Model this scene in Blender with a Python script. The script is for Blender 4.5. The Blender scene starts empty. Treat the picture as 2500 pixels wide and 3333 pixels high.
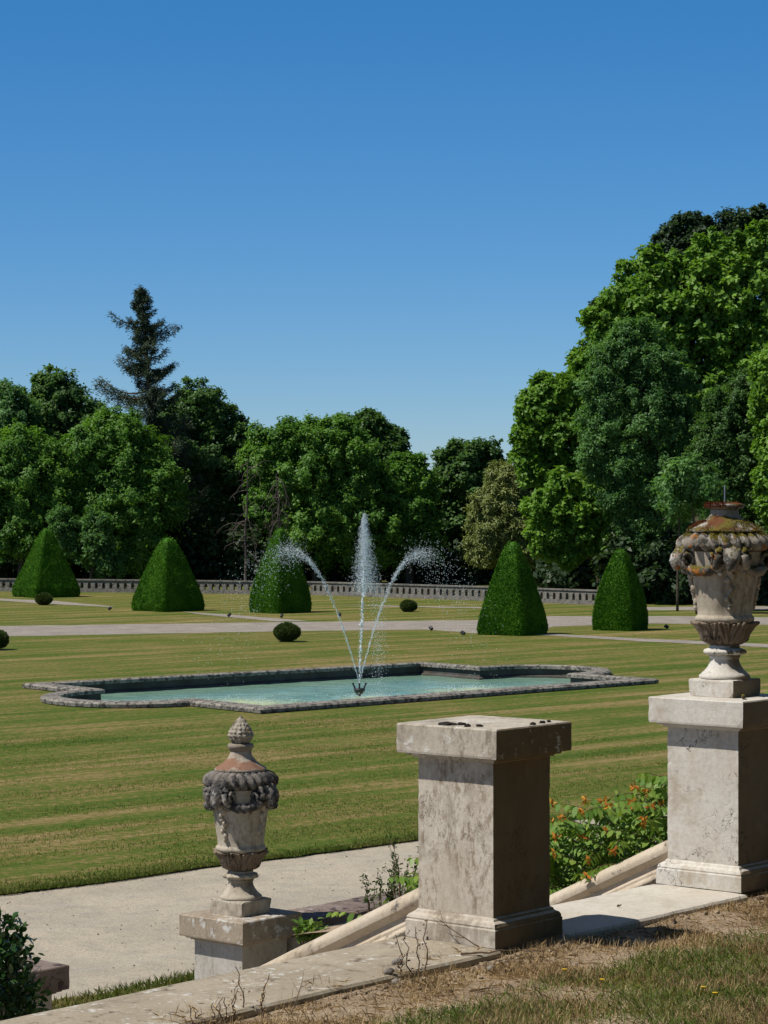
import bpy, bmesh, math, random
import numpy as np
from mathutils import Vector, noise
R = math.radians
# ------------------------------------------------------------------ camera, sky, sun
SC = bpy.context.scene
COL = SC.collection
CAMZ = 3.9
F = 7950.0                       # focal length in pixels of the 2500 px wide photograph
cd = bpy.data.cameras.new('camera'); cam = bpy.data.objects.new('camera', cd); COL.objects.link(cam)
cam.location = (0, 0, CAMZ); cam.rotation_euler = (R(90), 0, 0)
cd.sensor_fit = 'HORIZONTAL'; cd.sensor_width = 36; cd.lens = 36*F/2500; cd.clip_start = .1; cd.clip_end = 8000
SC.camera = cam
SUN = Vector((-.528, -.166, .832)).normalized()
W = bpy.data.worlds.new('World'); SC.world = W; W.use_nodes = True
wt = W.node_tree; wt.nodes.clear()
sky = wt.nodes.new('ShaderNodeTexSky'); sky.sky_type = 'NISHITA'; sky.sun_disc = False
sky.sun_elevation = math.asin(SUN.z); sky.sun_rotation = math.atan2(SUN.x, SUN.y)
sky.air_density = 1.0; sky.dust_density = .0; sky.ozone_density = 6.0; sky.altitude = 1200
hs = wt.nodes.new('ShaderNodeHueSaturation'); hs.inputs['Saturation'].default_value = 1.12
bgn = wt.nodes.new('ShaderNodeBackground'); bgn.inputs['Strength'].default_value = .087
wo = wt.nodes.new('ShaderNodeOutputWorld')
wt.links.new(sky.outputs[0], hs.inputs['Color']); tint = wt.nodes.new('ShaderNodeMix'); tint.data_type = 'RGBA'; tint.blend_type = 'MULTIPLY'; tint.inputs[0].default_value = 1; tint.inputs[7].default_value = (.67, .97, 1.17, 1)
wt.links.new(hs.outputs[0], tint.inputs[6])
tg = wt.nodes.new('ShaderNodeValToRGB'); tg.color_ramp.elements[0].position = .0; tg.color_ramp.elements[0].color = (.76, .85, 1.04, 1); tg.color_ramp.elements[1].position = .21; tg.color_ramp.elements[1].color = (.44, .92, 1.12, 1)
wt.links.new(tg.outputs[0], tint.inputs[7])
wtc = wt.nodes.new('ShaderNodeTexCoord'); wsx = wt.nodes.new('ShaderNodeSeparateXYZ'); wmr = wt.nodes.new('ShaderNodeMapRange')
wmr.inputs[1].default_value = .22; wmr.inputs[2].default_value = .6; whs = wt.nodes.new('ShaderNodeHueSaturation'); whs.inputs['Saturation'].default_value = .62; whs.inputs['Value'].default_value = .6
wmx = wt.nodes.new('ShaderNodeMix'); wmx.data_type = 'RGBA'
wt.links.new(wtc.outputs['Generated'], wsx.inputs[0]); wt.links.new(wsx.outputs[2], wmr.inputs[0]); wt.links.new(wsx.outputs[2], tg.inputs[0]); wt.links.new(wmr.outputs[0], wmx.inputs[0])
wt.links.new(tint.outputs[2], whs.inputs['Color']); wt.links.new(tint.outputs[2], wmx.inputs[6]); wt.links.new(whs.outputs[0], wmx.inputs[7]); wt.links.new(wmx.outputs[2], bgn.inputs['Color']); wt.links.new(bgn.outputs[0], wo.inputs[0])
sl = bpy.data.lights.new('sun', 'SUN'); sl.energy = 5.0; sl.angle = R(.5); sl.color = (1, .955, .87)
so = bpy.data.objects.new('sun', sl); COL.objects.link(so)
so.rotation_euler = (-SUN).to_track_quat('-Z', 'Y').to_euler(); so.location = (-20, -6, 40)
SC.view_settings.view_transform = 'Standard'; SC.view_settings.look = 'None'
SC.view_settings.exposure = .06; SC.view_settings.gamma = 1
SC.render.resolution_x = 768; SC.render.resolution_y = 1024
try:
    SC.cycles.max_bounces = 6; SC.cycles.transparent_max_bounces = 8
except Exception: pass

# ------------------------------------------------------------------ helpers
def tag(o, label=None, cat=None, group=None, kind=None):
    if label: o['label'] = label
    if cat: o['category'] = cat
    if group: o['group'] = group
    if kind: o['kind'] = kind
    return o
def link(name, me, m=None, parent=None):
    o = bpy.data.objects.new(name, me); COL.objects.link(o)
    if m and me: me.materials.append(m)
    if parent: o.parent = parent
    return o
def empty(name, loc=(0, 0, 0), rz=0, label=None, cat=None, group=None):
    o = bpy.data.objects.new(name, None); COL.objects.link(o)
    o.location = loc; o.rotation_euler = (0, 0, rz); o.empty_display_size = .2
    return tag(o, label, cat, group)
def nz(p, s): return noise.noise(Vector((p[0]*s, p[1]*s, p[2]*s)))
def rot2(x, y, a): return x*math.cos(a)-y*math.sin(a), x*math.sin(a)+y*math.cos(a)
def px(x, y, z=0.0):
    """point at height z that the photograph shows at pixel x, y"""
    Y = (CAMZ-z)*F/(y-1667.0)
    return Vector(((x-1250)/F*Y, Y, z))
def pd(x, y, Y):
    """point at distance Y that the photograph shows at pixel x, y"""
    return Vector(((x-1250)/F*Y, Y, CAMZ-(y-1667)/F*Y))

class MB:
    def __init__(s): s.v = []; s.f = []
    def add(s, vs, fs):
        b = len(s.v); s.v += [tuple(v) for v in vs]; s.f += [tuple(i+b for i in f) for f in fs]
    def box(s, x0, x1, y0, y1, z0, z1):
        s.add([(x0,y0,z0),(x1,y0,z0),(x1,y1,z0),(x0,y1,z0),(x0,y0,z1),(x1,y0,z1),(x1,y1,z1),(x0,y1,z1)],
              [(0,3,2,1),(4,5,6,7),(0,1,5,4),(1,2,6,5),(2,3,7,6),(3,0,4,7)])
    def tube(s, pts, rad, n=6, cap=True):
        pts = [Vector(p) for p in pts]; b = len(s.v); k = len(pts)
        if not hasattr(rad, '__len__'): rad = [rad]*k
        for i, p in enumerate(pts):
            t = (pts[min(i+1, k-1)]-pts[max(i-1, 0)])
            t = t.normalized() if t.length > 1e-9 else Vector((0, 0, 1))
            a = t.cross(Vector((0, 0, 1)) if abs(t.z) < .9 else Vector((1, 0, 0))).normalized(); c = t.cross(a)
            for j in range(n):
                th = 2*math.pi*j/n; s.v.append(tuple(p+(a*math.cos(th)+c*math.sin(th))*rad[i]))
        for i in range(k-1):
            for j in range(n):
                s.f.append((b+i*n+j, b+i*n+(j+1) % n, b+(i+1)*n+(j+1) % n, b+(i+1)*n+j))
        if cap:
            s.f.append(tuple(b+j for j in range(n))[::-1]); s.f.append(tuple(b+(k-1)*n+j for j in range(n)))
    def lathe(s, prof, n=64, fn=None, cx=0, cy=0):
        """prof: (radius, z); fn(theta, i, r, z) -> r, z"""
        b = len(s.v); k = len(prof)
        for i, (r, z) in enumerate(prof):
            for j in range(n):
                th = 2*math.pi*j/n; rr, zz = fn(th, i, r, z) if fn else (r, z)
                s.v.append((cx+rr*math.cos(th), cy+rr*math.sin(th), zz))
        for i in range(k-1):
            for j in range(n):
                s.f.append((b+i*n+j, b+i*n+(j+1) % n, b+(i+1)*n+(j+1) % n, b+(i+1)*n+j))
        s.f.append(tuple(b+j for j in range(n))[::-1]); s.f.append(tuple(b+(k-1)*n+j for j in range(n)))
    def square(s, prof, n=14, amp=.002, sc=22, seed=0, chip=.0):
        """square 'lathe': prof (half width, z); sides subdivided and slightly uneven"""
        b = len(s.v); k = len(prof); m = 4*n
        for i, (h, z) in enumerate(prof):
            for q in range(4):
                for j in range(n):
                    t = -1+2*j/n; x, y = [(t, -1), (1, t), (-t, 1), (-1, -t)][q]
                    x *= h; y *= h
                    d = amp*nz((x+seed, y, z), sc)
                    if chip and j == 0: d -= chip*max(0, nz((x*3+seed, y*3, z), 30)+.05)
                    L = 1+d/max(h, .01); s.v.append((x*L, y*L, z+(.6*d if 0 < i < k-1 else 0)))
        for i in range(k-1):
            for j in range(m): s.f.append((b+i*m+j, b+i*m+(j+1) % m, b+(i+1)*m+(j+1) % m, b+(i+1)*m+j))
        s.f.append(tuple(b+j for j in range(m))[::-1]); s.f.append(tuple(b+(k-1)*m+j for j in range(m)))
    def ball(s, c, r, nu=10, nv=7, jit=0, seed=0):
        vs = []; fs = []; r = r if hasattr(r, '__len__') else (r, r, r)
        for i in range(nv+1):
            ph = math.pi*i/nv
            for j in range(nu):
                th = 2*math.pi*j/nu; d = Vector((math.sin(ph)*math.cos(th), math.sin(ph)*math.sin(th), math.cos(ph)))
                k = 1+jit*nz((d.x+seed, d.y, d.z), 2.3)
                vs.append((c[0]+d.x*r[0]*k, c[1]+d.y*r[1]*k, c[2]+d.z*r[2]*k))
        for i in range(nv):
            for j in range(nu): fs.append((i*nu+j, (i+1)*nu+j, (i+1)*nu+(j+1) % nu, i*nu+(j+1) % nu))
        s.add(vs, fs)
    def rough(s, amp, sc, start=0):
        for i in range(start, len(s.v)):
            p = s.v[i]; q = noise.noise_vector(Vector(p)*sc); s.v[i] = (p[0]+q[0]*amp, p[1]+q[1]*amp, p[2]+q[2]*amp)
    def build(s, name, m, parent=None, smooth=False, angle=None):
        me = bpy.data.meshes.new(name); me.from_pydata(s.v, [], s.f); me.update()
        if smooth: me.polygons.foreach_set('use_smooth', [True]*len(me.polygons))
        if angle:
            try: me.set_sharp_from_angle(angle=R(angle))
            except Exception: pass
        return link(name, me, m, parent)

def quads_mesh(name, V, k=4):
    """V: (N,k,3) array, one k-gon each"""
    N = V.shape[0]; me = bpy.data.meshes.new(name)
    me.vertices.add(N*k); me.vertices.foreach_set('co', V.reshape(-1).astype(np.float32))
    me.loops.add(N*k); me.loops.foreach_set('vertex_index', np.arange(N*k, dtype=np.int32))
    me.polygons.add(N); me.polygons.foreach_set('loop_start', np.arange(0, N*k, k, dtype=np.int32))
    me.update(calc_edges=True); return me
def unit(a): return a/np.maximum(np.linalg.norm(a, axis=-1, keepdims=True), 1e-9)
def leaf_array(P, Nn, D, L, Wd, fold=.12):
    """rhombic leaves: P base, Nn normal, D direction"""
    D = unit(D); S = unit(np.cross(D, Nn)); Nn = np.cross(S, D)
    L = np.asarray(L)[:, None]; Wd = np.asarray(Wd)[:, None]
    mid = P+D*L*.45+Nn*L*fold
    return np.stack([P, mid+S*Wd*.5, P+D*L, mid-S*Wd*.5], 1)
def leaf6(P, Nn, D, L, Wd, droop=.15):
    """six-point leaves for plants close by"""
    D = unit(D); S = unit(np.cross(D, Nn)); Nn = np.cross(S, D)
    L = np.asarray(L)[:, None]; Wd = np.asarray(Wd)[:, None]
    a = P+D*L*.28+Nn*L*.05; b = P+D*L*.68+Nn*L*(.03-droop*.3); t = P+D*L-Nn*L*droop
    return np.stack([P, a+S*Wd*.42, b+S*Wd*.46, t, b-S*Wd*.46, a-S*Wd*.42], 1)
def blades(rng, P, h, w, lean=.5):
    """thin triangular grass blades as quads with a bend"""
    n = len(P); a = rng.uniform(0, 2*np.pi, n); lv = rng.uniform(0, lean, n)
    dx = np.cos(a)*lv; dy = np.sin(a)*lv
    side = np.stack([-np.sin(a+rng.uniform(-1, 1, n)), np.cos(a), np.zeros(n)], 1)*w[:, None]*.5
    up = np.stack([dx*h, dy*h, h*np.sqrt(np.maximum(.05, 1-lv**2*.8))], 1)
    mid = P+up*.5+np.stack([-dx*h*.12, -dy*h*.12, h*.06], 1)
    return np.stack([P-side, P+side, mid+side*.75, P+up, mid-side*.75], 1)

# ------------------------------------------------------------------ materials
class G:
    def __init__(s, name):
        s.m = bpy.data.materials.new(name); s.m.use_nodes = True; s.t = s.m.node_tree; s.t.nodes.clear()
        s.out = s.t.nodes.new('ShaderNodeOutputMaterial'); s._co = None
    def n(s, typ, ins=None, **pr):
        x = s.t.nodes.new(typ)
        for k, v in pr.items(): setattr(x, k, v)
        for k, v in (ins or {}).items():
            if isinstance(v, bpy.types.NodeSocket): s.t.links.new(v, x.inputs[k])
            elif v is not None:
                if hasattr(v, '__len__') and len(v) == 3 and x.inputs[k].type == 'RGBA': v = (*v, 1)
                x.inputs[k].default_value = v
        return x
    def co(s, rnd=True):
        if s._co is None:
            tc = s.n('ShaderNodeTexCoord').outputs['Object']
            if rnd:
                oi = s.n('ShaderNodeObjectInfo').outputs['Random']
                k = s.math('MULTIPLY', oi, 37.0); c = s.n('ShaderNodeCombineXYZ', {0: k, 1: k, 2: k}).outputs[0]
                tc = s.n('ShaderNodeVectorMath', {0: tc, 1: c}, operation='ADD').outputs[0]
            s._co = tc
        return s._co
    def map(s, v, scale=(1, 1, 1), rot=(0, 0, 0), loc=(0, 0, 0)):
        return s.n('ShaderNodeMapping', {'Vector': v, 'Scale': scale, 'Rotation': rot, 'Location': loc}).outputs[0]
    def noise(s, v, sc, det=5, ro=.55, dis=0):
        return s.n('ShaderNodeTexNoise', {'Vector': v, 'Scale': sc, 'Detail': det, 'Roughness': ro, 'Distortion': dis}).outputs[0]
    def vor(s, v, sc, feat='F1', out=0, rnd=1):
        return s.n('ShaderNodeTexVoronoi', {'Vector': v, 'Scale': sc, 'Randomness': rnd}, feature=feat).outputs[out]
    def step(s, f, a, b, lo=0.0, hi=1.0):
        return s.n('ShaderNodeMapRange', {0: f, 1: a, 2: b, 3: lo, 4: hi}, clamp=True, interpolation_type='SMOOTHSTEP').outputs[0]
    def math(s, op, a, b=0.0):
        return s.n('ShaderNodeMath', {0: a, 1: b}, operation=op).outputs[0]
    def mix(s, f, a, b, mode='MIX'):
        return s.n('ShaderNodeMix', {0: f, 6: a, 7: b}, data_type='RGBA', blend_type=mode).outputs[2]
    def ramp(s, f, stops):
        x = s.n('ShaderNodeValToRGB', {0: f}); e = x.color_ramp.elements
        while len(e) < len(stops): e.new(.5)
        for i, (p, c) in enumerate(stops): e[i].position = p; e[i].color = (*c, 1)
        return x.outputs[0]
    def bump(s, h, st=.3, d=.01, nrm=None):
        return s.n('ShaderNodeBump', {'Height': h, 'Strength': st, 'Distance': d, 'Normal': nrm}).outputs[0]
    def bsdf(s, col, rough=.8, nrm=None, spec=.3, **kw):
        ins = {'Base Color': col, 'Roughness': rough, 'Normal': nrm, 'Specular IOR Level': spec}; ins.update(kw)
        b = s.n('ShaderNodeBsdfPrincipled', ins); s.t.links.new(b.outputs[0], s.out.inputs[0]); return s.m
    def surf(s, sh): s.t.links.new(sh, s.out.inputs[0]); return s.m

def leaf_mat(name, stops, tr=.42, trc=(1.25, 1.3, .5), rough=.5, nscale=.35, namp=.5, spec=.25):
    g = G(name); rnd = g.n('ShaderNodeNewGeometry').outputs['Random Per Island']
    nn = g.noise(g.co(), nscale, 3)
    f = g.math('ADD', g.math('MULTIPLY', rnd, 1-namp), g.math('MULTIPLY', g.step(nn, .3, .7), namp))
    c = g.ramp(f, stops)
    b = g.n('ShaderNodeBsdfPrincipled', {'Base Color': c, 'Roughness': rough, 'Specular IOR Level': spec}).outputs[0]
    t = g.n('ShaderNodeBsdfTranslucent', {'Color': g.mix(1.0, c, trc, 'MULTIPLY')}).outputs[0]
    return g.surf(g.n('ShaderNodeMixShader', {0: tr, 1: b, 2: t}).outputs[0])

def stone(name, c1, c2, dirt=(.08, .06, .04), da=.5, white=0, wcol=(.55, .54, .5), orange=0, dark=0, dcol=(.03, .03, .03),
          moss=0, mcol=(.07, .075, .012), red=0, rcol=((.16, .035, .015), (.06, .02, .012)), cracks=0, bump=.35, streak=.5, mscale=7, fine=90, mottle=.5, algae_shade=0):
    g = G(name); v = g.co()
    col = g.mix(g.step(g.noise(v, 2.2, 6), .3, .7), c1, c2)
    col = g.mix(g.step(g.noise(v, 40, 4), .3, .75, 0, .35), col, g.mix(1, col, (.6, .55, .5), 'MULTIPLY'))
    if streak:
        st = g.noise(g.map(v, (7, 7, 1.6)), 1.0, 8, .65)
        col = g.mix(g.step(st, .5, .72, 0, streak), col, dirt)
    if mottle:
        mt = g.noise(g.map(v, (34, 34, 15)), 1.0, 6, .7); big_ = g.step(g.noise(g.map(v, (3.2, 3.2, 1.4)), 1, 4), .4, .62)
        col = g.mix(g.math('MULTIPLY', g.step(mt, .46, .62, 0, mottle), big_), col, g.mix(1, dirt, (1.35, 1.3, 1.25), 'MULTIPLY'))
    if algae_shade:                                       # brown algae stain, deepened to paint shade onto the faces away from the sun
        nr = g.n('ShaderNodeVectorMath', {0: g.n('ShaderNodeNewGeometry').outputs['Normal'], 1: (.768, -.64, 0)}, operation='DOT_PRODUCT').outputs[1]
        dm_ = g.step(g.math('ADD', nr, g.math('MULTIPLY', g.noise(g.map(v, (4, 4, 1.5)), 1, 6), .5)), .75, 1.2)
        col = g.mix(g.math('MULTIPLY', dm_, algae_shade), col, g.mix(g.noise(v, 5, 7, .7), (.085, .058, .026), (.20, .138, .07)))
    blot = g.noise(v, 4.5, 9, .68)
    col = g.mix(g.step(blot, .5, .68, 0, da), col, dirt)
    fn = g.noise(v, 130, 3)
    hgt = g.math('ADD', g.noise(v, fine, 5, .65), g.math('MULTIPLY', g.noise(v, 14, 6), .8))
    if dark:
        dk = g.noise(v, 9, 10, .72); dm = g.step(dk, .6-.3*dark, .66-.24*dark)
        col = g.mix(g.math('MULTIPLY', dm, .92), col, dcol)
    if white:
        wn = g.math('ADD', g.math('MULTIPLY', g.noise(v, 16, 8, .72, .3), .7), g.math('MULTIPLY', g.noise(v, 2.6, 3), .3)); wm = g.step(wn, .62-.13*white, .67-.12*white)
        col = g.mix(g.math('MULTIPLY', wm, .8), col, wcol); hgt = g.math('ADD', hgt, g.math('MULTIPLY', wm, .3))
    if orange:
        on = g.noise(g.map(v, loc=(3.3, 1, 7)), 13, 7, .68); om = g.step(on, .68-.14*orange, .73-.14*orange)
        col = g.mix(g.math('MULTIPLY', om, .9), col, g.mix(fn, (.42, .17, .015), (.26, .09, .015))); hgt = g.math('ADD', hgt, g.math('MULTIPLY', om, .5))
    if moss or red:
        up = g.n('ShaderNodeSeparateXYZ', {0: g.n('ShaderNodeNewGeometry').outputs['Normal']}).outputs[2]
        mn = g.math('ADD', g.noise(v, mscale, 7, .65), g.math('MULTIPLY', up, .22))
        if moss:
            mm = g.step(mn, .72-.2*moss, .76-.2*moss)
            col = g.mix(mm, col, g.mix(g.noise(v, 120, 3), mcol, (.16, .12, .02))); hgt = g.math('ADD', hgt, g.math('MULTIPLY', mm, 2.0))
        if red:
            rn = g.math('ADD', g.noise(g.map(v, loc=(9, 2, 4)), mscale*.7, 6, .6), g.math('MULTIPLY', up, .2))
            rm = g.step(rn, .70-.22*red, .84-.22*red, 0, .9); col = g.mix(rm, col, g.mix(g.noise(v, 110, 3), *rcol))
    if cracks:
        vd = g.n('ShaderNodeVectorMath', {0: v, 1: g.n('ShaderNodeTexNoise', {'Vector': v, 'Scale': 7.0, 'Detail': 5.0}).outputs[1]}, operation='ADD').outputs[0]
        ck = g.vor(vd, 3.2, 'DISTANCE_TO_EDGE'); cm = g.math('MULTIPLY', g.step(ck, .006, .014, 1, 0), g.step(g.noise(v, 3.1, 3), .5, .58))
        col = g.mix(g.math('MULTIPLY', cm, cracks), col, (.05, .04, .03)); hgt = g.math('SUBTRACT', hgt, g.math('MULTIPLY', cm, 1.5))
    return g.bsdf(col, .88, g.bump(hgt, bump, .006), .2)

STONE_A = stone('weathered_limestone', (.54, .49, .42), (.46, .40, .325), dirt=(.15, .115, .08), da=.55, streak=.7, cracks=.7, mottle=.8, algae_shade=.9)
STONE_ACAP = stone('lichened_cap_limestone', (.48, .435, .37), (.42, .37, .30), dirt=(.12, .10, .075), da=.6, streak=.6, white=.6, mottle=.8, algae_shade=.9)
STONE_B = stone('pale_limestone', (.58, .55, .50), (.52, .48, .42), dirt=(.27, .2, .12), da=.5, streak=.25, cracks=.9, mottle=.25, algae_shade=.9)
STONE_BCAP = stone('pale_cap_limestone', (.56, .53, .48), (.52, .48, .42), dirt=(.29, .21, .125), da=.45, streak=.2, mottle=.25, algae_shade=.9)
STONE_L = stone('grey_lichened_limestone', (.40, .33, .255), (.32, .26, .195), dirt=(.13, .105, .08), da=.5, white=.6, wcol=(.56, .55, .53), streak=.3)
STONE_LS = stone('grey_limestone', (.50, .475, .44), (.42, .39, .345), dirt=(.18, .145, .11), da=.4, streak=.4)
STONE_PURPLE = stone('purple_lichened_limestone', (.24, .19, .165), (.17, .13, .115), da=.5, white=.5, wcol=(.38, .34, .33), dark=.3, dcol=(.05, .035, .035))
STONE_SLAB = stone('lichened_coping_stone', (.38, .33, .255), (.30, .255, .19), dirt=(.15, .12, .085), da=.6, white=.58, wcol=(.54, .53, .50), dark=.08, dcol=(.1, .08, .055), streak=0, mscale=9)
STONE_PALE = stone('pale_landing_stone', (.56, .525, .465), (.50, .455, .39), dirt=(.3, .25, .18), da=.4, streak=0, bump=.3, mottle=.3)
STONE_RAIL = stone('buff_rail_stone', (.52, .45, .36), (.45, .37, .275), dirt=(.2, .15, .1), da=.55, streak=0, dark=.05, dcol=(.1, .09, .08), mottle=.4)
STONE_URN = stone('buff_urn_stone', (.46, .41, .335), (.38, .325, .25), dirt=(.12, .09, .06), da=.65, streak=.75, mottle=.6)
STONE_URN_DK = stone('blackened_urn_stone', (.22, .195, .17), (.15, .135, .125), dirt=(.06, .055, .05), da=.7, dark=.45, dcol=(.035, .034, .036), white=.35, wcol=(.42, .4, .37), streak=0, orange=.06, bump=.6)
STONE_URN_LEAF = stone('browned_urn_stone', (.27, .215, .16), (.2, .155, .115), dirt=(.07, .05, .035), da=.7, dark=.25, dcol=(.05, .04, .03), streak=.3)
STONE_URN_RED = stone('red_stained_urn_stone', (.42, .37, .31), (.33, .27, .21), red=.55, rcol=((.24, .12, .075), (.16, .075, .045)), orange=.35, white=.4, da=.5, streak=0, dark=.12)
STONE_URN_MOSS = stone('mossy_urn_stone', (.40, .37, .32), (.28, .25, .21), moss=.5, mcol=(.075, .07, .014), red=.33, rcol=((.17, .06, .025), (.08, .03, .015)), orange=.75, white=.3, da=.6, streak=0, dark=.3, mscale=9, bump=.8)
STONE_URN_GAD = stone('orange_lichened_urn_stone', (.34, .31, .265), (.22, .195, .165), moss=.3, mcol=(.075, .07, .014), orange=.75, white=.45, dark=.42, dcol=(.055, .05, .042), da=.6, streak=0, mscale=8, bump=.7)
STONE_CONE = stone('lichened_finial_stone', (.36, .32, .265), (.24, .2, .16), dark=.3, dcol=(.07, .055, .045), white=.4, wcol=(.5, .47, .42), da=.5, streak=0, orange=.12, bump=.7)
STONE_POND = stone('grey_pond_coping', (.31, .285, .25), (.215, .198, .172), da=.6, dirt=(.06, .055, .05), white=.35, wcol=(.36, .34, .32), dark=.4, dcol=(.05, .046, .042), streak=0, orange=.12, bump=.6)
STONE_POND_IN = stone('wet_pond_wall', (.10, .098, .09), (.06, .058, .052), da=.5, streak=.5)
STONE_FAR = stone('grey_balustrade_stone', (.24, .225, .20), (.17, .16, .14), dirt=(.08, .075, .065), da=.6, streak=.7, dark=.2, dcol=(.05, .045, .04))

def ground_mat(name, kind):
    g = G(name); v = g.co(False); a = math.atan2(.696, .718)
    if kind == 'lawn':
        r = g.map(g.map(v, rot=(0, 0, -a)), (1, 1, 1))
        big = g.noise(g.map(r, (.06, .95, 1)), 1.0, 6, .66)                    # long mown streaks
        fine = g.noise(g.map(r, (.14, 3.0, 1)), 1.0, 5, .65)
        patch = g.noise(v, .35, 5, .6); spk = g.noise(v, 9, 6, .7); grain = g.noise(v, 60, 3, .7)
        wv = g.n('ShaderNodeTexWave', {'Vector': r, 'Scale': .17, 'Distortion': 2.6, 'Detail': 3.0, 'Detail Scale': .35}, wave_type='BANDS', bands_direction='Y').outputs[1]
        f = g.math('ADD', g.math('ADD', g.math('MULTIPLY', big, .62), g.math('MULTIPLY', fine, .45)), g.math('MULTIPLY', patch, .3))
        f = g.math('ADD', f, g.math('MULTIPLY', wv, .07)); f = g.math('ADD', f, g.math('MULTIPLY', g.math('SUBTRACT', spk, .5), .75))
        c = g.ramp(f, [(.48, (.046, .092, .012)), (.61, (.08, .127, .017)), (.71, (.13, .15, .028)), (.795, (.235, .18, .072)), (.92, (.34, .255, .12))])
        c = g.mix(g.step(grain, .3, .75), g.mix(1, c, (.55, .6, .5), 'MULTIPLY'), g.mix(1, c, (1.35, 1.3, 1.3), 'MULTIPLY'))
        h = g.math('ADD', g.math('MULTIPLY', grain, 1), g.math('MULTIPLY', spk, .8))
        return g.bsdf(c, .9, g.bump(h, .8, .03), .1)
    if kind == 'gravel':
        vv = g.vor(v, 105, 'F1', 1); gr = g.n('ShaderNodeSeparateXYZ', {0: vv}).outputs[0]
        c = g.mix(g.step(g.noise(v, .8, 6, .65), .35, .65), (.37, .325, .255), (.45, .39, .30))
        c = g.mix(g.step(g.noise(v, 3.3, 7, .7), .45, .68, 0, .6), c, (.27, .25, .215)); c = g.mix(g.step(g.noise(v, 26, 5, .75), .5, .66, 0, .6), c, (.23, .205, .17)); c = g.mix(g.step(g.noise(v, 70, 4, .75), .5, .68, 0, .6), c, (.16, .145, .125)); trk = g.noise(g.map(g.map(v, rot=(0, 0, -a)), (.12, 2.4, 1)), 1, 5, .6); c = g.mix(g.step(trk, .5, .68, 0, .45), c, (.36, .335, .29))
        c = g.mix(g.step(gr, .0, 1, 0, .32), g.mix(1, c, (1.2, 1.2, 1.2), 'MULTIPLY'), g.mix(1, c, (.5, .48, .46), 'MULTIPLY'))
        h = g.math('ADD', g.noise(v, 90, 3, .7), g.noise(v, 16, 5))
        return g.bsdf(c, .95, g.bump(h, .7, .02), .1)
    if kind == 'fargravel':
        c = g.mix(g.step(g.noise(v, 1.1, 7, .7), .35, .65), (.285, .255, .22), (.205, .182, .157))
        c = g.mix(g.step(g.noise(v, 7, 6, .75), .45, .7, 0, .6), c, (.38, .34, .31))
        return g.bsdf(c, .95, g.bump(g.noise(v, 14, 5), .8, .04), .1)
    if kind == 'soil':
        c = g.mix(g.step(g.noise(v, 2.5, 8, .65), .35, .65), (.24, .175, .115), (.40, .31, .215))
        c = g.mix(g.step(g.noise(v, 24, 6, .7), .5, .7, 0, .6), c, (.085, .06, .042))
        c = g.mix(g.step(g.noise(v, 70, 3, .7), .58, .7, 0, .7), c, (.40, .31, .2))
        h = g.math('ADD', g.noise(v, 30, 7, .7), g.math('MULTIPLY', g.vor(v, 60), .5))
        return g.bsdf(c, .95, g.bump(h, .9, .02), .1)
    c = g.mix(g.step(g.noise(v, .3, 6), .3, .7), (.05, .05, .02), (.09, .07, .035))
    return g.bsdf(c, .95, g.bump(g.noise(v, 6, 5), .6, .05), .1)
M_LAWN = ground_mat('mown_lawn', 'lawn'); M_GRAVEL = ground_mat('pale_gravel', 'gravel'); M_FARGRAVEL = ground_mat('grey_gravel', 'fargravel')
M_SOIL = ground_mat('dry_soil', 'soil'); M_GROUND = ground_mat('woodland_floor', 'ground')

def plain(name, c, rough=.6, spec=.3, metal=0, ns=30, amp=.35):
    g = G(name); n = g.noise(g.co(), ns, 5, .6)
    return g.bsdf(g.mix(g.step(n, .3, .7), g.mix(1, c, (1-amp,)*3, 'MULTIPLY'), c), rough, g.bump(n, .3, .004), spec, Metallic=metal)
M_BARK = plain('bark', (.12, .095, .07), .95, .1, 0, 9, .6)
M_DEADWOOD = plain('bleached_deadwood', (.13, .108, .095), .9, .1, 0, 9, .5)
M_TWIG = plain('dry_twig', (.17, .115, .075), .9, .1, 0, 60, .5)
M_BLACK = plain('black_metal', (.02, .021, .022), .45, .5)
M_STEEL = plain('dull_steel', (.45, .47, .5), .35, .5, .8)
M_LENS = plain('pale_lamp_glass', (.55, .57, .6), .15, .6)
M_PEBBLE = plain('grey_pebble', (.25, .22, .19), .9, .2, 0, 40, .5)
M_CRUST = plain('black_crust', (.035, .03, .027), .95, .1, 0, 60, .5)
g = G('fountain_water'); b1 = g.n('ShaderNodeBsdfPrincipled', {'Base Color': (.8, .86, .9), 'Roughness': .15, 'Specular IOR Level': .6}).outputs[0]
t1 = g.n('ShaderNodeBsdfTranslucent', {'Color': (.85, .9, .95, 1)}).outputs[0]
M_SPRAY = g.surf(g.n('ShaderNodeMixShader', {0: .35, 1: b1, 2: t1}).outputs[0])
# pond water: milky turquoise, rippled, greener where the jets fall back
NOZ = Vector((-.54, 53.7, -.16)); LANDL = Vector((-3.0, 51.6, -.16)); LANDR = Vector((2.2, 55.3, -.16)); LANDC = Vector((-.1, 53.0, -.16))
g = G('pond_water'); v = g.co(False); c = g.mix(g.step(g.noise(v, .5, 4), .35, .65), (.165, .30, .225), (.23, .375, .285))
foam = None
for q, rad in ((LANDL, 2.1), (LANDR, 1.9), (LANDC, 1.3)):
    d = g.n('ShaderNodeVectorMath', {0: v, 1: tuple(q)}, operation='DISTANCE').outputs[1]
    m_ = g.step(g.math('ADD', d, g.math('MULTIPLY', g.noise(v, 1.2, 5), 1.2)), .5, rad+.6, 1, 0)
    foam = m_ if foam is None else g.math('MAXIMUM', foam, m_)
c = g.mix(g.math('MULTIPLY', foam, .85), c, (.50, .54, .20))
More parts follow.
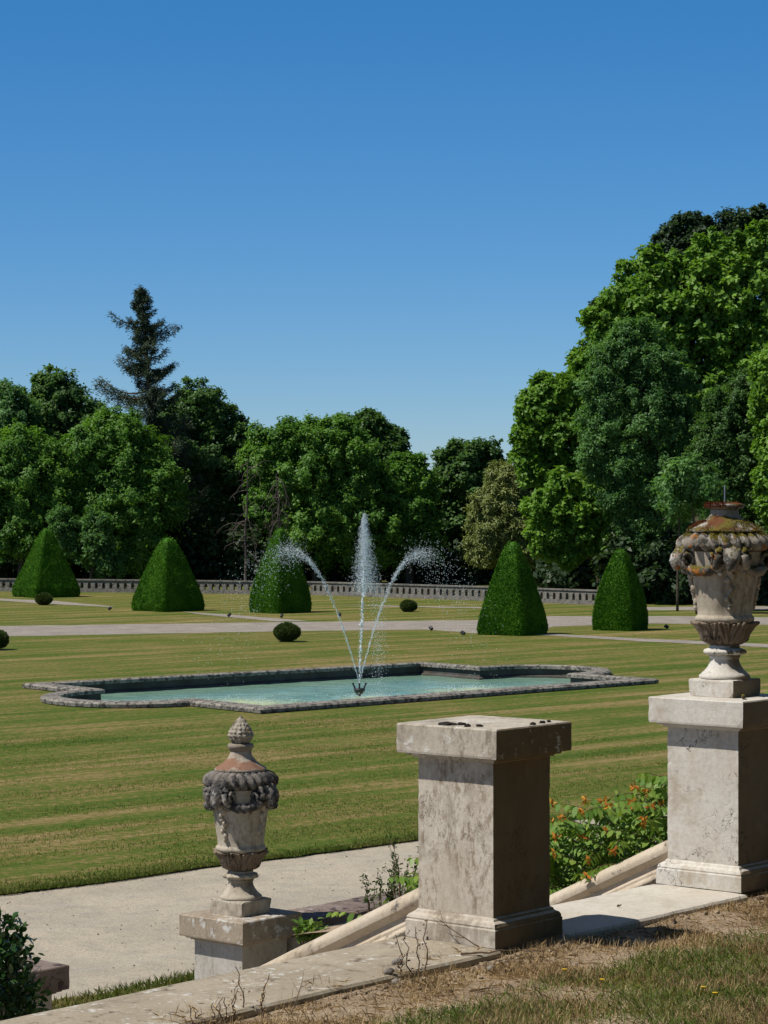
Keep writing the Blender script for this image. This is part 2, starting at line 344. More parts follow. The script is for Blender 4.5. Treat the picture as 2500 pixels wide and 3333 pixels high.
rip = g.noise(g.map(v, (1, 1, 1), (0, 0, .5)), 1.7, 4, .6); rip2 = g.noise(v, 9, 4, .65)
h = g.math('ADD', g.math('MULTIPLY', rip, 1.0), g.math('MULTIPLY', rip2, .5))
h = g.math('ADD', h, g.math('MULTIPLY', foam, g.noise(v, 22, 4, .7)))
M_WATER = g.bsdf(c, .1, g.bump(h, .35, .08), .35, IOR=1.33)

# ------------------------------------------------------------------ plan of the terrace: u along its edge, v down the stairs
U = Vector((.64, .768, 0)); V = Vector((-.768, .64, 0)); ANG = math.atan2(.768, .64)
O = Vector((.552, 12.0, 0)); TZ = 1.745
def tv(u, v, z=0): p = O+U*u+V*v; return Vector((p.x, p.y, z))
def tmesh(mb, name, m, parent=None, **k):      # builds a mesh drawn in terrace coordinates
    o = mb.build(name, m, parent, **k)
    if parent is None: o.location = O; o.rotation_euler = (0, 0, ANG)
    return o

# ------------------------------------------------------------------ pond outline
pL, pN, pR, pF = Vector((-7.95, 53.7)), Vector((-2.37, 46.87)), Vector((6.2, 55.2)), Vector((.95, 61.5))
def end_side(a, b, out):
    pts = [a]; h0 = a.lerp(b, .27); h1 = a.lerp(b, .73); c = (h0+h1)/2; ax = (h1-h0)/2
    pts.append(h0)
    for k in range(1, 20):
        th = math.pi*k/20; pts.append(c-ax*math.cos(th)+out*math.sin(th)*1.95)
    pts.append(h1); return pts
ug = Vector((.718, .696))
loop = end_side(pL, pN, -ug)+end_side(pR, pF, ug)
loop_ = loop                                     # L ..N side, then R..F side; N->R and F->L are straight
loop = end_side(pL, pN, -ug)+[pN]+end_side(pR, pF, ug)+[pF]
def offset(lp, d):
    out = []; n = len(lp)
    for i in range(n):
        a, b, c = lp[i-1], lp[i], lp[(i+1) % n]
        e0 = (b-a).normalized(); e1 = (c-b).normalized()
        n0 = Vector((-e0.y, e0.x)); n1 = Vector((-e1.y, e1.x)); m = n0+n1; m = m/max(m.length_squared, .3)*2
        out.append(b+m*d)
    return out
def area(lp): return sum(lp[i-1].x*lp[i].y-lp[i].x*lp[i-1].y for i in range(len(lp)))/2
if area(loop) < 0: loop.reverse()                # counter-clockwise: offset(+) goes inward
def filled(name, outer, holes, z, m, kind='structure'):
    bm = bmesh.new(); es = []
    for lp in [outer]+holes:
        vs = [bm.verts.new((p[0], p[1], z)) for p in lp]
        es += [bm.edges.new((vs[i-1], vs[i])) for i in range(len(vs))]
    bmesh.ops.triangle_fill(bm, use_beauty=True, edges=es)
    for f in bm.faces:
        f.normal_update()
        if f.normal.z < 0: f.normal_flip()
    me = bpy.data.meshes.new(name); bm.to_mesh(me); bm.free()
    return tag(link(name, me, m), kind=kind)
hole = offset(loop, .14)
filled('ground', [(-3000, -3000), (3000, -3000), (3000, 6000), (-3000, 6000)], [hole], -.05, M_GROUND)
rr = random.Random(4)
edge = []
for k in range(0, 121):                          # lawn edge along the gravel path, a little ragged
    t = -14+k*.5; p = Vector((0, 28.6))+ug*t; w = .10*noise.noise(Vector((t*.6, 3, 0)))+.05*noise.noise(Vector((t*3.1, 7, 0)))
    edge.append((p.x-ug.y*w, p.y+ug.x*w))
filled('lawn', edge+[(140, 80), (140, 420), (-140, 420), (-140, 20)], [hole], .02, M_LAWN)
filled('gravel_path', [(-40, -30), (60, -30), (90, 110), (45, 82), (-14, 26.2), (-45, -4)], [], -.004, M_GRAVEL)
def sheet(name, pts, z, m):
    me = bpy.data.meshes.new(name); me.from_pydata([(p[0], p[1], z) for p in pts], [], [tuple(range(len(pts)))]); me.update()
    o = link(name, me, m); tag(o, kind='structure'); return o
def ragged(pts, step=.8, amp=.16, seed=0):
    out = []
    for i in range(len(pts)):
        a = Vector(pts[i]); b = Vector(pts[(i+1) % len(pts)]); k = max(1, int((b-a).length/step))
        for j in range(k):
            p = a.lerp(b, j/k); q = noise.noise_vector(Vector((p.x*.9+seed, p.y*.9, 0))); out.append((p.x+q[0]*amp, p.y+q[1]*amp*2.2))
    return out
def gp(x, y): p = px(x, y, .02); return (p.x, p.y)
filled('gravel_avenue', ragged([gp(-400, 2043), gp(0, 2038), gp(900, 2026), gp(1560, 2019), gp(1790, 2006), gp(2150, 2006), gp(2700, 2012), gp(2700, 2036), gp(2130, 2030), gp(1800, 2040), gp(1700, 2068), gp(1540, 2062), gp(1380, 2050), gp(900, 2056), gp(0, 2072), gp(-400, 2076)]), [], .024, M_FARGRAVEL)
filled('narrow_path', ragged([gp(1700, 2060), gp(1800, 2064), gp(2100, 2080), gp(2700, 2106), gp(2700, 2118), gp(2100, 2089), gp(1800, 2071), gp(1700, 2066)], .8, .08), [], .028, M_FARGRAVEL)
filled('narrow_path', ragged([gp(-200, 1945), gp(0, 1949), gp(180, 1957), gp(360, 1974), gp(370, 1977), gp(180, 1968), gp(0, 1956), gp(-200, 1951)], .8, .12), [], .028, M_FARGRAVEL)
filled('narrow_path', ragged([gp(600, 1991), gp(700, 1999), gp(830, 2008), gp(1000, 2022), gp(900, 2024), gp(760, 2011), gp(660, 2002)], .8, .12), [], .028, M_FARGRAVEL)
filled('narrow_path', ragged([gp(1100, 1969), gp(1560, 1977), gp(1570, 1981), gp(1250, 1975)], .8, .15), [], .028, M_FARGRAVEL)
filled('woodland_path', ragged([gp(2000, 1977), gp(2900, 1974), gp(2900, 1986), gp(2000, 1988)], .8, .2), [], .028, M_FARGRAVEL)

# pond: coping, inner wall, water
pond = empty('ornamental_pond', ((pL.x+pR.x)/2, (pN.y+pF.y)/2, 0), 0, 'long stone-rimmed garden pond with rounded ends set in the striped lawn', 'pond')
c0 = Vector((pond.location.x, pond.location.y))
def ring_strip(loops):
    mb = MB(); n = len(loops[0][0])
    for lp, z in loops: mb.v += [(p.x-c0.x, p.y-c0.y, z) for p in lp]
    for k in range(len(loops)-1):
        for i in range(n): mb.f.append((k*n+i, k*n+(i+1) % n, (k+1)*n+(i+1) % n, (k+1)*n+i))
    return mb
def dense(lp, st=.35):
    out = []
    for i in range(len(lp)):
        a, b = lp[i], lp[(i+1) % len(lp)]; k = max(1, int((b-a).length/st))
        out += [a.lerp(b, j/k) for j in range(k)]
    return out
def dring(d, z): return (offset(loop, d), z)
mb = ring_strip([dring(.10, -.1), dring(.10, .03), dring(0, .035), dring(-.01, .10), dring(.04, .135), dring(.34, .15), dring(.40, .12), dring(.40, .05), dring(.33, .045)])
mb.build('coping', STONE_POND, pond)
ring_strip([dring(.33, .046), dring(.335, -.1), dring(.42, -.13), dring(.45, -.6)]).build('inner_wall', STONE_POND_IN, pond)
inl = offset(loop, .34); xs = [p.x for p in inl]; ys = [p.y for p in inl]; mb = MB(); q_ = .075
gx = np.arange(min(xs), max(xs), q_); gy = np.arange(min(ys), max(ys), q_); X_, Y_ = np.meshgrid(gx, gy); ins = np.zeros(X_.shape, bool); a = inl[-1]
for b in inl:
    c_ = ((a.y > Y_) != (b.y > Y_)) & (X_ < (b.x-a.x)*(Y_-a.y)/((b.y-a.y) if abs(b.y-a.y) > 1e-9 else 1e-9)+a.x); ins ^= c_; a = b
idx = -np.ones(X_.shape, int); grow = ins.copy(); grow[1:] |= ins[:-1]; grow[:, 1:] |= ins[:, :-1]; grow[1:, 1:] |= ins[:-1, :-1]
for j, i in zip(*np.nonzero(grow)):
    x, y = X_[j, i], Y_[j, i]; am = .0085+.02*sum(math.exp(-((x-q.x)**2+(y-q.y)**2)/1.6) for q in (LANDL, LANDR, LANDC))
    h_ = noise.noise(Vector((x*2.1, y*2.1, 1)))+.7*noise.noise(Vector((x*4.6, y*4.6, 5)))
    for q in (LANDL, LANDR, LANDC): d_ = math.hypot(x-q.x, y-q.y); h_ += .8*math.sin(d_*11)*math.exp(-d_*.45)
    idx[j, i] = len(mb.v); mb.v.append((x, y, -.165+am*h_))
for j, i in zip(*np.nonzero(ins[:-1, :-1])): mb.f.append((idx[j, i], idx[j, i+1], idx[j+1, i+1], idx[j+1, i]))
tag(mb.build('pond_water', M_WATER, None, True), kind='structure')

# ------------------------------------------------------------------ fountain
fz = empty('fountain_nozzle', NOZ, 0, 'small black bowl-shaped fountain head with three spouts in the pond', 'fountain')
mb = MB(); mb.lathe([(.03, -.35), (.03, .02), (.07, .05), (.11, .11), (.125, .16), (.12, .18), (.08, .185)], 20); mb.build('bowl', M_BLACK, fz, True)
for dx, lean in ((-.09, -.3), (0, 0), (.09, .3)):
    mb = MB(); mb.tube([(dx, 0, .16), (dx+.12*lean, 0, .25), (dx+.2*lean, 0, .30)], [.022, .018, .024], 8); mb.build('spout', M_BLACK, fz)
def droplets(P, r, rng):
    """octahedral drops"""
    n = len(P); s = np.array([[1,0,0],[-1,0,0],[0,1,0],[0,-1,0],[0,0,1.3],[0,0,-1.3]])
    Vv = P[:, None, :]+s[None]*r[:, None, None]
    T = np.array([[0,2,4],[2,1,4],[1,3,4],[3,0,4],[2,0,5],[1,2,5],[3,1,5],[0,3,5]])
    return Vv[:, T, :].reshape(-1, 3, 3)
def jet(label, end, apex, n, spread, seed, straight=False):
    rng = np.random.default_rng(seed); S = NOZ+Vector((0, 0, .3))
    e = empty('water_jet', S, 0, label, 'water jet', 'jets of the fountain')
    def P(t):
        p = S.lerp(end, t); zz = S.z+(end.z-S.z)*t+4*(apex-(S.z+end.z)/2)*t*(1-t); return Vector((p.x, p.y, zz))
    mb = MB(); tm = .3; pts = []; rad = []
    for k in range(70):
        t = tm*k/69; q = P(t)-S; j = .004+.05*(k/69)**2
        pts.append(q+Vector((rng.normal()*j, rng.normal()*j, rng.normal()*j))); rad.append((.009+.003*k/69)*rng.uniform(.25, 1.4)*(1-.8*(k/69)**1.5))
    mb.tube(pts, rad, 5); mb.build('stream', M_SPRAY, e)
    A = []
    n1, n2, n3 = int(n*.42), int(n*.5), int(n*.3)
    for i in range(n1+n2+n3):
        if i < n1:                        # the rope of water breaking up on its way to the top
            tt = .26+.28*rng.beta(1.3, 1.2); sp = .012+.50*max(0, tt-.26)**1.25; dz = -abs(rng.normal())*sp*1.3
        elif i < n1+n2:                   # thin veil of drops falling away
            tt = .40+.55*rng.beta(1.1, 1.5); sp = .16+.42*(tt-.4); dz = -abs(rng.normal())*(.12+.5*(tt-.4))
        else: tt = rng.uniform(.02, .34); sp = .010+.05*tt; dz = 0
        p = P(tt)-S; A.append((p.x+rng.normal()*sp, p.y+rng.normal()*sp, p.z+rng.normal()*sp*.8+dz))
    A = np.array(A); A = A[A[:, 2] > -.42]
    me = quads_mesh('spray', droplets(A, rng.uniform(.0025, .0072, len(A)), rng), 3); link('spray', me, M_SPRAY, e)['kind'] = 'stuff'
    return e
jet('slanting water jet that leans left in front of the pyramid yew', LANDL+Vector((-.75, -.3, 0)), 3.15, 2700, .50, 1)
jet('slanting water jet that leans right of the tall middle jet', LANDR+Vector((.15, .2, 0)), 3.05, 2700, .50, 2)
# the tall middle jet
rng = np.random.default_rng(3); S = NOZ+Vector((0, 0, .3)); e = empty('water_jet', S, 0, 'tallest water jet rising straight up in the middle of the fountain', 'water jet', 'jets of the fountain')
H = 3.72; mb = MB(); pts = []; rad = []
for k in range(110):
    t = k/109; j = .004+.035*t; pts.append((.14*t+rng.normal()*j, rng.normal()*j, H*t)); rad.append((.009+.017*t*(1-t)*4*.6)*rng.uniform(.3, 1.7)*(1-.7*t**3))
mb.tube(pts, rad, 5); mb.build('stream', M_SPRAY, e)
n = 8500; q_ = rng.beta(1.3, 1.15, n)*1.75; hgt = H-q_+rng.normal(0, .03, n); half = .015+.15*q_**.85; fall = rng.random(n) < .14
X = .10+rng.normal(0, .55, n)*half+half*.5*np.where(rng.random(n) < .45, 1, -.35)
hgt = np.where(fall, rng.uniform(-.4, 2.2, n), hgt); X = np.where(fall, .40+rng.normal(0, .11, n), X); half = np.where(fall, .2, half)
A = np.stack([X, rng.normal(0, 1, n)*half*.5, hgt], 1)
h2 = H*rng.random(900); A = np.concatenate([A, np.stack([.14*h2/H+rng.normal(0, .03, 900), rng.normal(0, .03, 900), h2], 1)])
link('spray', quads_mesh('spray', droplets(A, rng.uniform(.0025, .0072, len(A)), rng), 3), M_SPRAY, e)['kind'] = 'stuff'
A = []
for q, rd, k in ((LANDL, 1.6, 1100), (LANDR, 1.4, 1000), (LANDC, 1.0, 1000)):
    d = rng.normal(0, .45, (k, 2))*rd; A.append(np.stack([q.x+d[:, 0], q.y+d[:, 1], -.16+np.abs(rng.normal(0, .05, k))], 1))
A = np.concatenate(A)
tag(link('splash_drops', quads_mesh('splash_drops', droplets(A, rng.uniform(.003, .009, len(A)), rng), 3), M_SPRAY), 'white drops splashing on the pond where the jets fall', 'splash', kind='stuff')

# ------------------------------------------------------------------ terrace: retaining walls, stairs, slabs, soil
NT = 60
def soil_z(u, v): 
    n1 = noise.noise(Vector((u*1.3, v*1.3, 0)))*.02+noise.noise(Vector((u*6, v*6, 4)))*.008
    return TZ-.035+n1+.03*max(0, -v-.7)+(.012 if v < -.1 else 0)
mb = MB(); us = np.concatenate([np.arange(-16, -3, .5), np.arange(-3, 4, .08), np.arange(4, 14.1, .5)]); vs = np.concatenate([np.arange(-14, -2.6, .5), np.arange(-2.6, .005, .08), [.0]])
for v_ in vs:
    for u_ in us: mb.v.append((u_, v_, soil_z(u_, v_)))
nu = len(us)
for j in range(len(vs)-1):
    for i in range(nu-1): mb.f.append((j*nu+i, j*nu+i+1, (j+1)*nu+i+1, (j+1)*nu+i))
tag(tmesh(mb, 'terrace_ground', M_SOIL, smooth=True), kind='structure')
mb = MB(); mb.box(3.0, 14, .0, .62, 1.2, TZ-.03); tag(tmesh(mb, 'terrace_border', M_SOIL), kind='structure')
def slab(u0, u1, v0, v1, z0, z1, du=.12, amp=.006):
    mb = MB(); n = max(2, int((u1-u0)/du)); m = 7; prof = [(v0, z0), (v0, z1-.015), (v0+.012, z1-.003)]+[(v0+(v1-v0)*k/m, z1) for k in range(1, m)]+[(v1-.012, z1-.003), (v1, z1-.015), (v1, z0)]
    for i in range(n+1):
        u_ = u0+(u1-u0)*i/n
        for (v_, z_) in prof:
            q = noise.noise_vector(Vector((u_*5, v_*7, z_*3))); mb.v.append((u_, v_+q[1]*amp*(1 if v_ in (v0, v1) else .2), z_+(q[2]*amp*.5 if z_ > z0 else 0)))
    k = len(prof)
    for i in range(n):
        for j in range(k-1): mb.f.append((i*k+j, (i+1)*k+j, (i+1)*k+j+1, i*k+j+1))
        mb.f.append((i*k+k-1, (i+1)*k+k-1, (i+1)*k, i*k))
    mb.f.append(tuple(range(k))); mb.f.append(tuple(n*k+j for j in range(k))[::-1]); return mb
tag(tmesh(slab(-15, .028, -.01, .635, TZ-.14, TZ), 'coping_slab', STONE_SLAB), 'long flat coping slab mottled with pale lichen in the foreground', 'coping slab')
tag(tmesh(slab(.612, 2.33, -.01, .635, TZ-.14, TZ-.004), 'landing_slab', STONE_PALE), 'clean pale landing slab between the two tall pillars', 'slab')
mb = MB(); mb.box(-15, .75, .03, .58, -.1, TZ-.145); tag(tmesh(mb, 'retaining_wall', STONE_LS), 'plastered retaining wall under the lichen-mottled coping slab', 'wall')
mb = MB(); mb.box(2.25, 14, .05, .58, -.1, TZ-.2); tag(tmesh(mb, 'retaining_wall', STONE_LS), 'plastered retaining wall to the right of the stairs', 'wall')
st = empty('staircase', tv(0, 0), ANG, 'straight stone steps leading from the terrace down to the gravel path', 'stairs')
for k in range(11):
    mb = MB(); mb.box(.76, 2.24, .60+.32*k, .60+.32*(k+1)+.03, -.1, TZ-.004-.158*(k+1)); mb.build('step', STONE_PALE, st)
# sloping rails
def rail(u0, label):
    e = empty('stair_rail', tv(u0, .56, 0), ANG, label, 'stair rail', 'sloping rails of the stairs')
    S_ = .482; v0, v1 = 0, 3.25; zt = 2.03
    def sweep(prof):
        mb = MB(); n = 40; k = len(prof)
        for i in range(n+1):
            v_ = v0+(v1-v0)*i/n
            for (a, z) in prof:
                q = noise.noise(Vector((a*9, v_*5+u0, z*9)))*.003; mb.v.append((a+q, v_, z+zt-S_*v_+q))
        for i in range(n):
            for j in range(k): mb.f.append((i*k+j, i*k+(j+1) % k, (i+1)*k+(j+1) % k, (i+1)*k+j))
        mb.f.append(tuple(range(k))[::-1]); mb.f.append(tuple(n*k+j for j in range(k))); return mb
    top = [(.115*math.cos(a), -.062+.062*math.sin(a)) for a in [math.pi*i/12-.0 for i in range(13)]]+[(-.112, -.085), (-.09, -.105), (-.072, -.125), (.072, -.125), (.09, -.105), (.112, -.085)]
    sweep(top).build('handrail', STONE_RAIL, e, True, 40)
    sweep([(-.072, -.126), (-.078, -.15), (-.10, -.162), (-.118, -.17), (-.118, -.182), (.118, -.182), (.118, -.17), (.1, -.162), (.078, -.15), (.072, -.126)]).build('upper_moulding', STONE_RAIL, e)
    rl = [(-.118-.028*math.sin(math.pi*i/8), -.183-.06*i/8) for i in range(9)]
    sweep(rl+[(-p[0], p[1]) for p in rl[::-1]]).build('lower_moulding', STONE_RAIL, e, True, 50)
    mb = MB(); a = .118
    mb.add([(-a, v0, -.1), (a, v0, -.1), (a, v1, -.1), (-a, v1, -.1), (-a, v0, zt-.244-S_*v0), (a, v0, zt-.244-S_*v0), (a, v1, zt-.244-S_*v1), (-a, v1, zt-.244-S_*v1)],
           [(0,3,2,1),(4,5,6,7),(0,1,5,4),(1,2,6,5),(2,3,7,6),(3,0,4,7)]); mb.build('string_wall', STONE_LS, e)
    return e
rail(.32, 'sloping stone rail running down to the left from the plain middle pillar')
rail(2.62, 'sloping stone rail beside the orange-flowered shrub, joining the tall urn pillar')

# bank, low wall, verge
def bank_z(v): return TZ-.05-(v-.6)*.205
mb = MB(); us = np.arange(2.76, 12, .3); vs_ = np.arange(.6, 4.0, .17)
for v_ in vs_:
    for u_ in us: mb.v.append((u_, v_, bank_z(v_)+.03*noise.noise(Vector((u_*3, v_*3, 0)))))
nu = len(us)
for j in range(len(vs_)-1):
    for i in range(nu-1): mb.f.append((j*nu+i, j*nu+i+1, (j+1)*nu+i+1, (j+1)*nu+i))
tag(tmesh(mb, 'flower_bed', M_SOIL, smooth=True), kind='structure')
lw = empty('low_wall', tv(3.05, 4.0), ANG, 'low garden wall with purplish lichened coping beside the lower urn pillar', 'wall')
o = slab(0, 9, -.02, .40, .95, 1.07, .09, .012).build('coping', STONE_PURPLE, lw)
mb = MB(); mb.box(0, 9, .03, .35, -.1, .948); mb.build('wall_face', STONE_LS, lw)
vg = [tv(-14, 4.9), tv(12, 4.9)]+[tv(u_, 7.15+.18*noise.noise(Vector((u_*1.2, 0, 5)))+.08*noise.noise(Vector((u_*5, 0, 5)))) for u_ in np.arange(12, -14, -.25)]
filled('grass_verge', [(p.x, p.y) for p in vg], [], .006, M_LAWN)

# ------------------------------------------------------------------ pillars
def pillar(center, z0, w, h, mats, label, group='square stone pillars of the stairs', seed=0):
    e = empty('stone_pillar', (center.x, center.y, z0), ANG, label, 'pillar', group); ms, mc = mats
    hb, hs_, hc = w*.45, w*.375, w*.5
    mb = MB(); mb.square([(hb, 0), (hb, .04), (hb, .085), (hb-.006, .092), (hb-.004, .1), (hb-.012, .115), (hb-.03, .125), (hb-.036, .135), (hs_+.002, .142)], 16, .0012, 20, seed, .007)
    mb.build('base', ms, e)
    n = 26; mb = MB(); mb.square([(hs_, .1425+(h-.178-.1425)*i/n) for i in range(n+1)], 14, .001, 16, seed+5, .006); mb.build('shaft', ms, e)
    t = h-.178
    mb = MB(); mb.square([(hs_+.004, t+.0005), (hs_+.018, t+.004), (hs_+.022, t+.014), (hs_+.043, t+.016), (hs_+.046, t+.029), (hc-.002, t+.0295), (hc, t+.04), (hc, t+.08), (hc, t+.12), (hc, t+.17), (hc-.006, h-.001), (hc*.75, h), (hc*.3, h+.001)], 18, .0014, 18, seed+9, .008)
    mb.build('cap', mc, e); return e
H0 = 1.085; CT = TZ+H0
cA, cB = tv(.3185, .3185), tv(2.62, .32); cA2, cB2 = tv(.35, 4.06), tv(2.73, 4.28)
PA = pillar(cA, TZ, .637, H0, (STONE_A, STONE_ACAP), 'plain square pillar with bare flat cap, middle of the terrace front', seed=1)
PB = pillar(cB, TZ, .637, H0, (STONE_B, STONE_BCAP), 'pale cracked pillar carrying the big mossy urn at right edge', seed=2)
LZ = 3.9-2.763
PB2 = pillar(cB2, LZ-H0, .60, H0, (STONE_LS, STONE_L), 'low pillar with lichened cap carrying the urn with pine-cone finial', seed=3)
PA2 = pillar(cA2, LZ-H0, .60, H0, (STONE_LS, STONE_PURPLE), 'low pillar half hidden by the leafy bush at left edge', seed=4)
mb = MB()
for (x, y, a, b_) in ((-.245, .045, .055, .05), (-.21, -.02, .03, .018), (-.27, -.10, .022, .014), (-.235, -.15, .014, .02), (.03, -.285, .02, .012), (.13, -.27, .02, .012), (.2, -.26, .014, .009)):
    mb.ball((x, y, H0+.003), (a, b_, .009), 14, 6, .5, x*9)
mb.rough(.004, 60); mb.build('black_crust', M_CRUST, PA)

# ------------------------------------------------------------------ urns
BaseMB = MB
def ram_head(parent, ang, m, MB=MB):
    e = Vector((math.cos(ang), math.sin(ang), 0)); t = Vector((-e.y, e.x, 0)); z = Vector((0, 0, 1)); mb = MB()
    def P(r, s, h): return e*r+t*s+z*h
    # skull and muzzle as one tapered skin of rings
    path = [(.16, .845, .05, .045), (.20, .85, .062, .05), (.235, .845, .058, .052), (.255, .82, .048, .046), (.268, .79, .038, .036), (.275, .765, .032, .028), (.272, .745, .022, .018)]
    b = len(mb.v); n = 12
    for i, (r, h, a, c) in enumerate(path):
        t0 = Vector(path[max(i-1, 0)][:2]); t1 = Vector(path[min(i+1, len(path)-1)][:2]); d = (t1-t0).normalized(); nx, nzv = -d.y, d.x
        for j in range(n):
            th = 2*math.pi*j/n; k = c*math.sin(th); mb.v.append(tuple(P(r+nx*k, a*math.cos(th), h+nzv*k)))
    for i in range(len(path)-1):
        for j in range(n): mb.f.append((b+i*n+j, b+i*n+(j+1) % n, b+(i+1)*n+(j+1) % n, b+(i+1)*n+j))
    mb.f.append(tuple(b+(len(path)-1)*n+j for j in range(n)))
    for s in (-1, 1):
        pts = []; rad = []
        for k in range(30):
            q = k/29; th = math.pi*.55+q*math.pi*2.9; rr_ = .062*(1-.68*q)
            # spiral lies on the cheek, turning back, down and forward
            pts.append(P(.215-rr_*math.cos(th)*.75, s*(.062+.036*math.sin(min(1, q*1.4)*1.57)), .815+rr_*math.sin(th))); rad.append((.023*(1-.62*q))*(1+.14*math.sin(k*2.6)))
        mb.tube(pts, rad, 8)
        mb.ball(P(.262, s*.04, .822), .009, 6, 5); mb.tube([P(.23, s*.05, .82), P(.235, s*.085, .79), P(.235, s*.10, .765)], [.014, .018, .004], 6)
    rg = random.Random(int(ang*100))
    for k in range(16): mb.ball(P(rg.uniform(.215, .25), rg.uniform(-.05, .05), rg.uniform(.868, .895)), rg.uniform(.011, .018), 7, 5, .4, k)
    for k in range(12): mb.ball(P(rg.uniform(.2, .222), rg.choice([-1, 1])*rg.uniform(.05, .085), rg.uniform(.73, .79)), rg.uniform(.012, .02), 7, 5, .4, k)
    mb.rough(.006, 45); mb.rough(.005, 95); return mb.build('ram_head', m, parent, True)
def urn(center, z0, label, ang0, M, finial=True):
    class MB(BaseMB):
        def build(s, *a, **k):
            if not finial and a[0] not in ('iron_rod',):
                s.v = [(x*(1+.07*min(1, max(0, (z-.72)/.1))), y*(1+.07*min(1, max(0, (z-.72)/.1))), z if z < .47 else .47+(z-.47)*.945) for x, y, z in s.v]
            return BaseMB.build(s, *a, **k)
    e = empty('stone_urn', (center.x, center.y, z0), ANG, label, 'urn', 'carved urns on the pillars')
    mb = MB(); mb.square([(.148, .001), (.15, .03), (.15, .09), (.146, .1), (.10, .103), (.05, .104)], 12, .003, 24, ang0, .02); mb.build('plinth', M['foot'], e)
    mb = MB(); mb.lathe([(.146, .1045), (.148, .112), (.146, .12), (.134, .13), (.116, .148), (.10, .168), (.088, .192), (.083, .215), (.088, .222), (.092, .232), (.09, .239)], 56); mb.rough(.002, 40); mb.build('foot', M['foot'], e, True, 45)
    def twist(th, i, r, z): k = math.sin(9*th+z*70)+.5*math.sin(27*th+z*120); return (r*(1+.06*k*(1 if .242 < z < .276 else 0)), z)
    mb = MB(); mb.lathe([(.085, .2395), (.108, .243), (.118, .252), (.119, .26), (.112, .27), (.1, .276), (.088, .278), (.085, .284), (.088, .29), (.082, .296)], 110, twist); mb.rough(.003, 50); mb.build('leaf_collar', M['foot'], e, True)
    def acan(th, i, r, z):
        f = (z-.29)/.14; q = (th*8/(2*math.pi)) % 1; d = abs(q-.5)*2
        rib = .016*math.exp(-(d/.13)**2); lobes = .013*math.sin(d*15+f*9)*(1-d*.6)
        split = -.026*max(0, d-.78)/.22
        w = f*1.0
        return (r+(rib+lobes+split)*(0.25+w), z+(.016*(1-d)-.008)*max(0, f-.55)*2)
    prof = [(float(np.interp(i/22, [0, .06, .2, .38, .62, .8, .92, 1], [.08, .098, .124, .136, .145, .152, .16, .17])), .2965+.118*(i/22)) for i in range(23)]+[(.176, .423), (.175, .43), (.168, .428), (.16, .42), (.155, .428)]
    mb = MB(); mb.lathe(prof, 192, acan); mb.rough(.003, 42); mb.build('acanthus_bowl', M['leaf'], e, True)
    mb = MB(); mb.lathe([(.156, .4285), (.166, .434), (.171, .443), (.172, .452), (.168, .462), (.16, .468), (.157, .475), (.163, .52), (.171, .58), (.18, .64), (.19, .70), (.199, .75), (.205, .80), (.206, .84), (.208, .862)], 72); mb.rough(.003, 16); mb.rough(.0015, 60); mb.build('body', M['body'], e, True, 50)
    def gad(th, i, r, z):
        q = ((th*24/(2*math.pi))+(z-.86)*6) % 1; return (r*(.83+.21*abs(math.sin(q*math.pi))**.6), z)
    mb = MB(); mb.lathe([(.19, .8625), (.215, .866), (.236, .876), (.249, .892), (.254, .91), (.25, .93), (.238, .95), (.22, .965), (.2, .975), (.18, .982)], 288, gad); mb.rough(.004, 24); mb.rough(.003, 80); mb.build('gadrooned_rim', M['gad'], e, True)
    mb = MB(); mb.lathe([(.176, .9825), (.18, .99), (.176, 1.0), (.155, 1.012), (.128, 1.03), (.104, 1.05), (.085, 1.072), (.074, 1.095), (.07, 1.118)] if finial else [(.205, .9825), (.208, .99), (.19, 1.003), (.165, 1.015), (.15, 1.03), (.118, 1.05), (.09, 1.068), (.078, 1.09), (.076, 1.118)], 64); mb.rough(.004, 30); mb.build('lid', M['lid'], e, True, 60)
    if finial:
        mb = MB(); mb.lathe([(.07, 1.1185), (.078, 1.121), (.08, 1.132), (.088, 1.14), (.09, 1.152), (.086, 1.164), (.07, 1.168), (.05, 1.169)], 48); mb.rough(.004, 40); mb.build('collar_ring', M['gad2'], e, True)
        def cone(th, i, r, z):
            a = th*7; zz = (z-1.17)*120; k = max(0, math.sin(a+zz)*math.sin(a-zz)); return (r*(1+.07*k)+.003*k, z)
        pr = []
        for i in range(45):
            q = i/44; r = .055+.030*math.sin(min(1, q/.3)*math.pi/2) if q < .3 else .085*(1-((q-.3)/.7)**1.5)**.9
            pr.append((max(r, .004), 1.1695+.186*q))
        mb = MB(); mb.lathe(pr, 108, cone); mb.rough(.005, 70); mb.build('pine_cone', M['cone'], e, True)
    else:
        mb = MB(); mb.lathe([(.07, 1.1185), (.074, 1.122), (.09, 1.126), (.104, 1.133), (.108, 1.142), (.104, 1.153), (.09, 1.157), (.04, 1.158)], 48); mb.rough(.005, 40); mb.build('broken_rim', M['gad2'], e, True)
        mb = MB(); mb.tube([(0, 0, 1.09), (.001, 0, 1.225)], .0042, 8); mb.build('iron_rod', M_STEEL, e)
